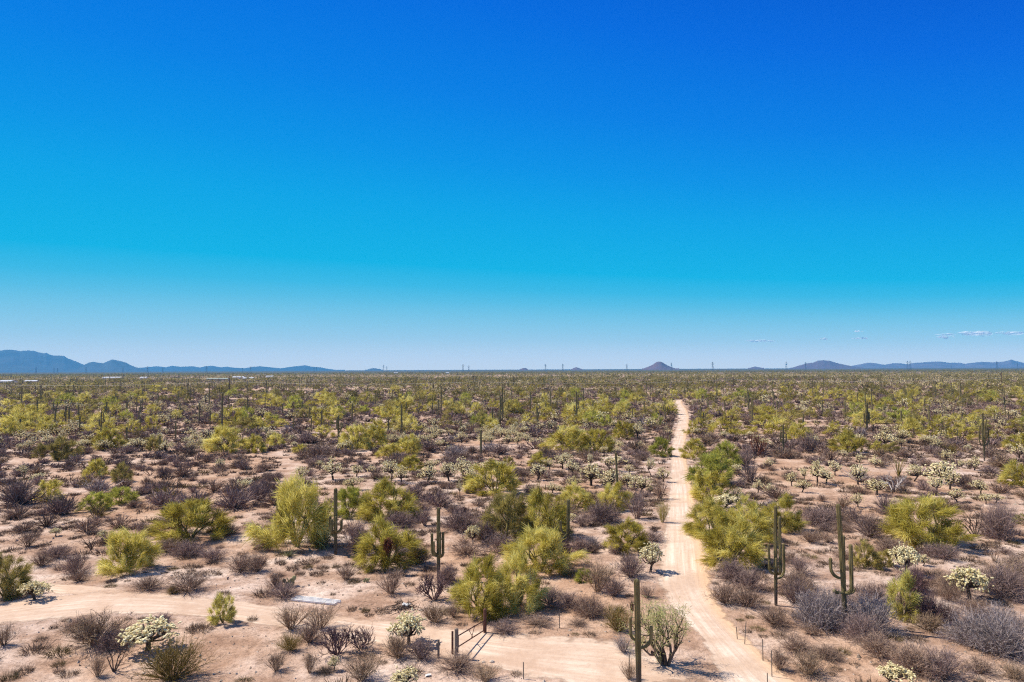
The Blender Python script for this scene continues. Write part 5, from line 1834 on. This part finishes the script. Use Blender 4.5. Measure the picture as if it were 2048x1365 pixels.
# ------------------------------------------------------------------ power line, pylons, houses
POLES = [(-50, 796, 10.5), (459, 790, 11.0), (948, 790, 10.4), (1468, 786, 10.8), (2004, 784, 11.0)]
PT = []
for i, (u, vb, h) in enumerate(POLES):
    x, y = ground_pt(u, vb)
    PT.append((x, y, h))
    o = link('utility_pole', None, None, (x, y, 0), 0.05)
    g = G()
    tube(g, [(0, 0, -0.3), (0, 0, h * 0.5), (0, 0, h)], [0.22, 0.19, 0.15], 10)
    link('pole', g.mesh('pole', M['pole_wood'], True), o)
    g = G()
    box(g, (-0.06, -1.1, h - 0.75), (0.06, 1.1, h - 0.6))
    ca = link('crossarm', g.mesh('crossarm', M['pole_wood']), o)
    for yy in (-1.0, 0.0, 1.0):
        g = G()
        z0 = h - 0.6 if yy else h
        tube(g, [(0, yy, z0), (0, yy, z0 + 0.12), (0, yy, z0 + 0.2)], [0.05, 0.09, 0.06], 8)
        link('insulator', g.mesh('insulator', M['insul'], True), ca if yy else o)
    tag(o, ['brown wooden utility pole just beyond the edge at far left', 'wooden utility pole among saguaros left of the middle', 'dark brown wooden utility pole standing clear near the middle', 'wooden utility pole beyond the end of the dirt road', 'wooden utility pole among tall saguaros at far right'][i],
        'utility pole', 'utility poles across the plain')
for i in range(len(PT) - 1):
    for zoff, rad, lab in ((-3.3, 0.065, 'pale lower wire'), (0.22, 0.018, 'thin top wire')):
        (xa, ya, ha), (xb, yb, hb) = PT[i], PT[i + 1]
        t = np.linspace(0, 1, 25)
        Z = (ha + zoff) * (1 - t) + (hb + zoff) * t - 4 * (1.5 if zoff < 0 else 1.0) * t * (1 - t)
        g = G()
        tube(g, np.stack([xa + (xb - xa) * t, ya + (yb - ya) * t, Z], -1), rad, 5)
        span = ['span at far left', 'span left of the middle pole', 'span crossing above the end of the road', 'span at far right'][i]
        tag(link('power_wire', g.mesh('power_wire', M['wire'], True), None), f'{lab} of the power line, {span}', 'wire', 'wires of the power line')

PYL = [(72, 735), (108, 736), (115, 736.5), (172, 735), (246, 735), (295, 733), (325.5, 735), (413, 733), (485, 736.5), (501, 733.5), (628, 734), (633, 734.5), (767, 730), (773.5, 733), (926, 729), (937.5, 731.5), (1091, 728.5), (1125.5, 728),
       (1253.6, 728), (1343, 725.5), (1425.5, 724), (1572.5, 723.5), (1611, 724.5), (1815, 722), (1820.5, 722), (1902.5, 730.5), (1994, 722.5), (2035, 727)]


def pylon_mesh():
    g = G()
    Ht = 36.0
    lv = [(0, 4.0), (9, 2.9), (18, 1.8), (26, 1.0), (36, 0.25)]
    for sx_, sy_ in ((1, 1), (1, -1), (-1, 1), (-1, -1)):
        tube(g, [(sx_ * w, sy_ * w, z) for z, w in lv], 0.30, 4)
    for (z0, w0), (z1, w1) in zip(lv[:-1], lv[1:]):
        for s in (1, -1):
            tube(g, [(-w0, s * w0, z0), (w1, s * w1, z1)], 0.16, 3)
            tube(g, [(w0, s * w0, z0), (-w1, s * w1, z1)], 0.16, 3)
            tube(g, [(s * w0, -w0, z0), (s * w1, w1, z1)], 0.16, 3)
    arms = []
    for z, w in ((24, 6.0), (29, 7.5), (33.5, 5.0)):
        a = G()
        tube(a, [(-w, 0, z), (0, 0, z + 0.9), (w, 0, z)], 0.26, 4)
        tube(a, [(-w, 0, z), (w, 0, z)], 0.2, 4)
        arms.append(a)
    return g, arms


pt_, pa_ = pylon_mesh()
pm, pam = pt_.mesh('lattice', M['pylon']), [a.mesh('crossarm', M['pylon']) for a in pa_]
hz_t_ = lambda u: horizon_v(u)
for i, (u, vt) in enumerate(PYL):
    D = 4300.0 + 300 * math.sin(i * 2.1)
    d = px_ray(u, hz_t_(u))
    hgt = (hz_t_(u) - vt) / F * D + H
    k = hgt / 36.0
    o = link('pylon', None, None, (d[0] / d[1] * D, D, 0), 0.3, (k, k, k))
    link('lattice', pm, o)
    for a in pam:
        link('crossarm', a, o)
    if u < 700:
        rel = 'before the tall blue mountains'
        if u > 270:
            rel = 'before the low blue peaks'
    elif u < 950:
        rel = 'beside the small low hill' if u < 800 else 'above the middle utility pole'
    elif u < 1280:
        rel = 'between the tiny knolls and the butte'
    elif u < 1500:
        rel = 'just right of the cone-shaped butte'
    elif u < 1700:
        rel = 'beside the broad purple hill'
    else:
        rel = 'before the long far-right range'
    ITEMS.append(dict(o=o, kind='lattice pylon', adj='grey distant', u=u, v=vt, w=8, h=hgt, group='pylons along the horizon', rel=rel))


def house(u, vb, L, Dp, hw, wall, roof, rz, label, rise=1.2):
    x, y = ground_pt(u, vb)
    o = link('house', None, None, (x, y, 0), rz)
    g = G()
    box(g, (-L / 2, -Dp / 2, -0.1), (L / 2, Dp / 2, hw))
    a, b = Dp / 2, hw
    g.add([(-L / 2, -a, b), (-L / 2, a, b), (-L / 2, 0, b + rise * 0.92), (L / 2, -a, b), (L / 2, a, b), (L / 2, 0, b + rise * 0.92)], [(0, 2, 1), (3, 4, 5)])
    link('wall', g.mesh('wall', M[wall]), o)
    e = 0.5
    g = G()
    s = rise / a
    for sg in (1, -1):
        P = [(-L / 2 - e, sg * (a + e), b - s * e + 0.05), (L / 2 + e, sg * (a + e), b - s * e + 0.05), (L / 2 + e, 0, b + rise + 0.05), (-L / 2 - e, 0, b + rise + 0.05)]
        Q = [(p_[0], p_[1], p_[2] + 0.15) for p_ in P]
        g.add(P + Q, [(0, 1, 2, 3), (4, 5, 6, 7), (0, 1, 5, 4), (1, 2, 6, 5), (3, 0, 4, 7)])
    link('roof', g.mesh('roof', M[roof]), o)
    n = max(2, int(L / 5))
    for i in range(n):
        xx = -L / 2 + L * (i + 0.5) / n
        g = G()
        if i == n // 2:
            box(g, (xx - 0.5, -Dp / 2 - 0.05, 0.0), (xx + 0.5, -Dp / 2 - 0.003, 2.1))
            link('door', g.mesh('door', M['door']), o)
        else:
            box(g, (xx - 0.7, -Dp / 2 - 0.04, 1.0), (xx + 0.7, -Dp / 2 - 0.003, 2.1))
            link('window', g.mesh('window', M['glass']), o)
    tag(o, label, 'house', 'houses on the far plain')


house(2, 768.5, 28, 12, 3.0, 'wall_w', 'roof_w', 0.0, 'long white-roofed house, nearest and largest at far left')
house(64, 767.5, 12, 8, 2.7, 'wall_t', 'roof_w', 0.15, 'small tan house beside the long white one', 1.0)
house(226, 759.5, 28, 12, 3.0, 'wall_w', 'roof_w', 0.05, 'low wide white house behind bright green trees under the double-peaked hill')
house(288, 759.5, 9, 8, 3.0, 'wall_w', 'roof_w', 0.1, 'small white house right of the low wide one')
house(436, 763.0, 26, 10, 3.0, 'wall_t', 'roof_g', 0.08, 'long house with a green-grey roof near the second pole', 1.0)
house(478, 759.0, 17, 10, 3.2, 'wall_w', 'roof_w', -0.1, 'white house behind the green-roofed one')
house(497, 761.5, 13, 9, 3.0, 'wall_t', 'roof_w', 0.2, 'small house with a pale roof, rightmost beside the second pole')
house(350, 757.0, 14, 10, 3.0, 'wall_t', 'roof_r', 0.2, 'dim brown-roofed house among dark brush')
house(540, 756.5, 12, 8, 2.8, 'wall_w', 'roof_w', 0.0, 'tiny white house beneath the low blue peaks')
house(792, 748.8, 11, 10, 4.0, 'wall_w', 'roof_w', 0.0, 'tiny distant white house near the horizon, left of the middle pole')
house(895, 748.5, 9, 10, 4.0, 'wall_w', 'roof_w', 0.0, 'tiniest distant white house near the middle pole')

# ------------------------------------------------------------------ words that tell the plants apart
LM = [('the rusty gate', 940, 1296), ('the five pale boards', 633, 1203), ('the thick near saguaro', 1278, 1380), ('the grey-green mesquite', 1334, 1338), ('the stub-armed tall saguaro', 1691, 1256),
      ('the twin-spear saguaro', 1552, 1212), ('the candelabra saguaro', 877, 1154), ('the ring-armed saguaro', 671, 1108), ('the one-armed saguaro', 1136, 1092), ('the leaning saguaro', 1236, 1004),
      ('the red-brown dead tree', 1514, 913), ('the bleached dead tree', 1789, 983), ('the far-right many-armed saguaro', 1969, 922), ('the mid-plain pole saguaro', 962, 912),
      ('the lone round cholla', 487, 988), ('the mistletoe palo verde', 775, 1125), ('the wide right-hand palo verde', 1845, 1080), ('the big roadside palo verde', 1462, 1115),
      ('the dark stick heap', 806, 1218), ('the bright green low bush', 212, 1012), ('the middle utility pole', 948, 790), ('the second utility pole', 459, 790), ('the far end of the road', 1365, 800),
      ('the utility pole at far right', 2004, 784), ('the two dome palo verdes', 320, 1110), ('the stubby left saguaro', 253, 891), ('the cup-armed saguaro', 677, 891), ('the far-left five-spear saguaro', 40, 870)]
ORD = ['nearest', 'second', 'third', 'fourth', 'fifth', 'sixth', 'seventh', 'eighth', 'ninth', 'tenth', 'eleventh', 'twelfth', 'thirteenth', 'fourteenth', 'fifteenth', 'sixteenth', 'seventeenth', 'eighteenth', 'nineteenth', 'twentieth']
ZONES = [(-9999, 230, 'at far left of the plain'), (230, 459, 'just left of the second utility pole'), (459, 700, 'just right of the second utility pole'), (700, 948, 'left of the middle utility pole'),
         (948, 1150, 'right of the middle utility pole'), (1150, 1365, 'left of the far end of the road'), (1365, 1600, 'right of the far end of the road'), (1600, 1800, 'below the broad purple hill'), (1800, 9999, 'at far right of the plain')]
CATS = {'palo verde tree': 'tree', 'cholla cactus': 'cactus', 'saguaro cactus': 'cactus', 'dry shrub': 'shrub', 'staghorn cholla': 'cactus', 'bare bush': 'shrub', 'bursage clump': 'shrub', 'lattice pylon': 'pylon'}
FARV = {'palo verde tree': 842, 'saguaro cactus': 842, 'cholla cactus': 868, 'dry shrub': 850, 'bursage clump': 960, 'staghorn cholla': 0, 'bare bush': 0}
bins = {}
for it in ITEMS:
    o, k = it['o'], it['kind']
    o['category'] = CATS[k]
    if it.get('label'):
        tag(o, it['label'], None, it['group'])
        continue
    if it.get('rel'):
        bins.setdefault((k, it['adj'], it['rel'], ''), []).append((it['u'], it))
        continue
    u, v = it['u'], it['v']
    if v < FARV[k]:
        zone = next(z for a, b, z in ZONES if a <= u < b)
        base = it['adj'].split()
        adj = {'palo verde tree': 'little distant ' + base[-1], 'saguaro cactus': 'thin distant ' + base[-1], 'cholla cactus': 'tiny distant pale', 'dry shrub': 'distant ' + base[-1], 'bursage clump': 'small far ' + base[-1]}[k]
        tag(o, f'{adj} {k} {zone}', None, f'{adj} {k}, {zone}')
        continue
    best = min(LM, key=lambda L: ((u - L[1]) ** 2 + (2.6 * (v - L[2])) ** 2) + (1e7 if abs(u - L[1]) < 1.5 and abs(v - L[2]) < 8 else 0))
    du, dv = u - best[1], 2.6 * (v - best[2])
    dr = ('right of' if du > 0 else 'left of') if abs(du) > abs(dv) else ('in front of' if dv > 0 else 'behind')
    bins.setdefault((k, it['adj'], dr, best[0]), []).append((math.hypot(du, dv), it))
for (k, adj, dr, nm), L in bins.items():
    L.sort(key=lambda q: q[0])
    for i, (_, it) in enumerate(L):
        if nm == '':
            od = f'{ORD[i] if i else "first"} from the left ' if len(L) > 1 else ''
            tag(it['o'], f'{adj} {k}, {od}{dr}', None, it['group'])
        elif len(L) == 1:
            tag(it['o'], f'{adj} {k} {dr} {nm}', None, it['group'])
        else:
            od = ORD[i] if i < len(ORD) else 'farthest'
            tag(it['o'], f'{adj} {k}, {od} {dr} {nm}', None, it['group'])
print('items', len(ITEMS), {k: sum(1 for i in ITEMS if i['kind'] == k) for k in CATS})
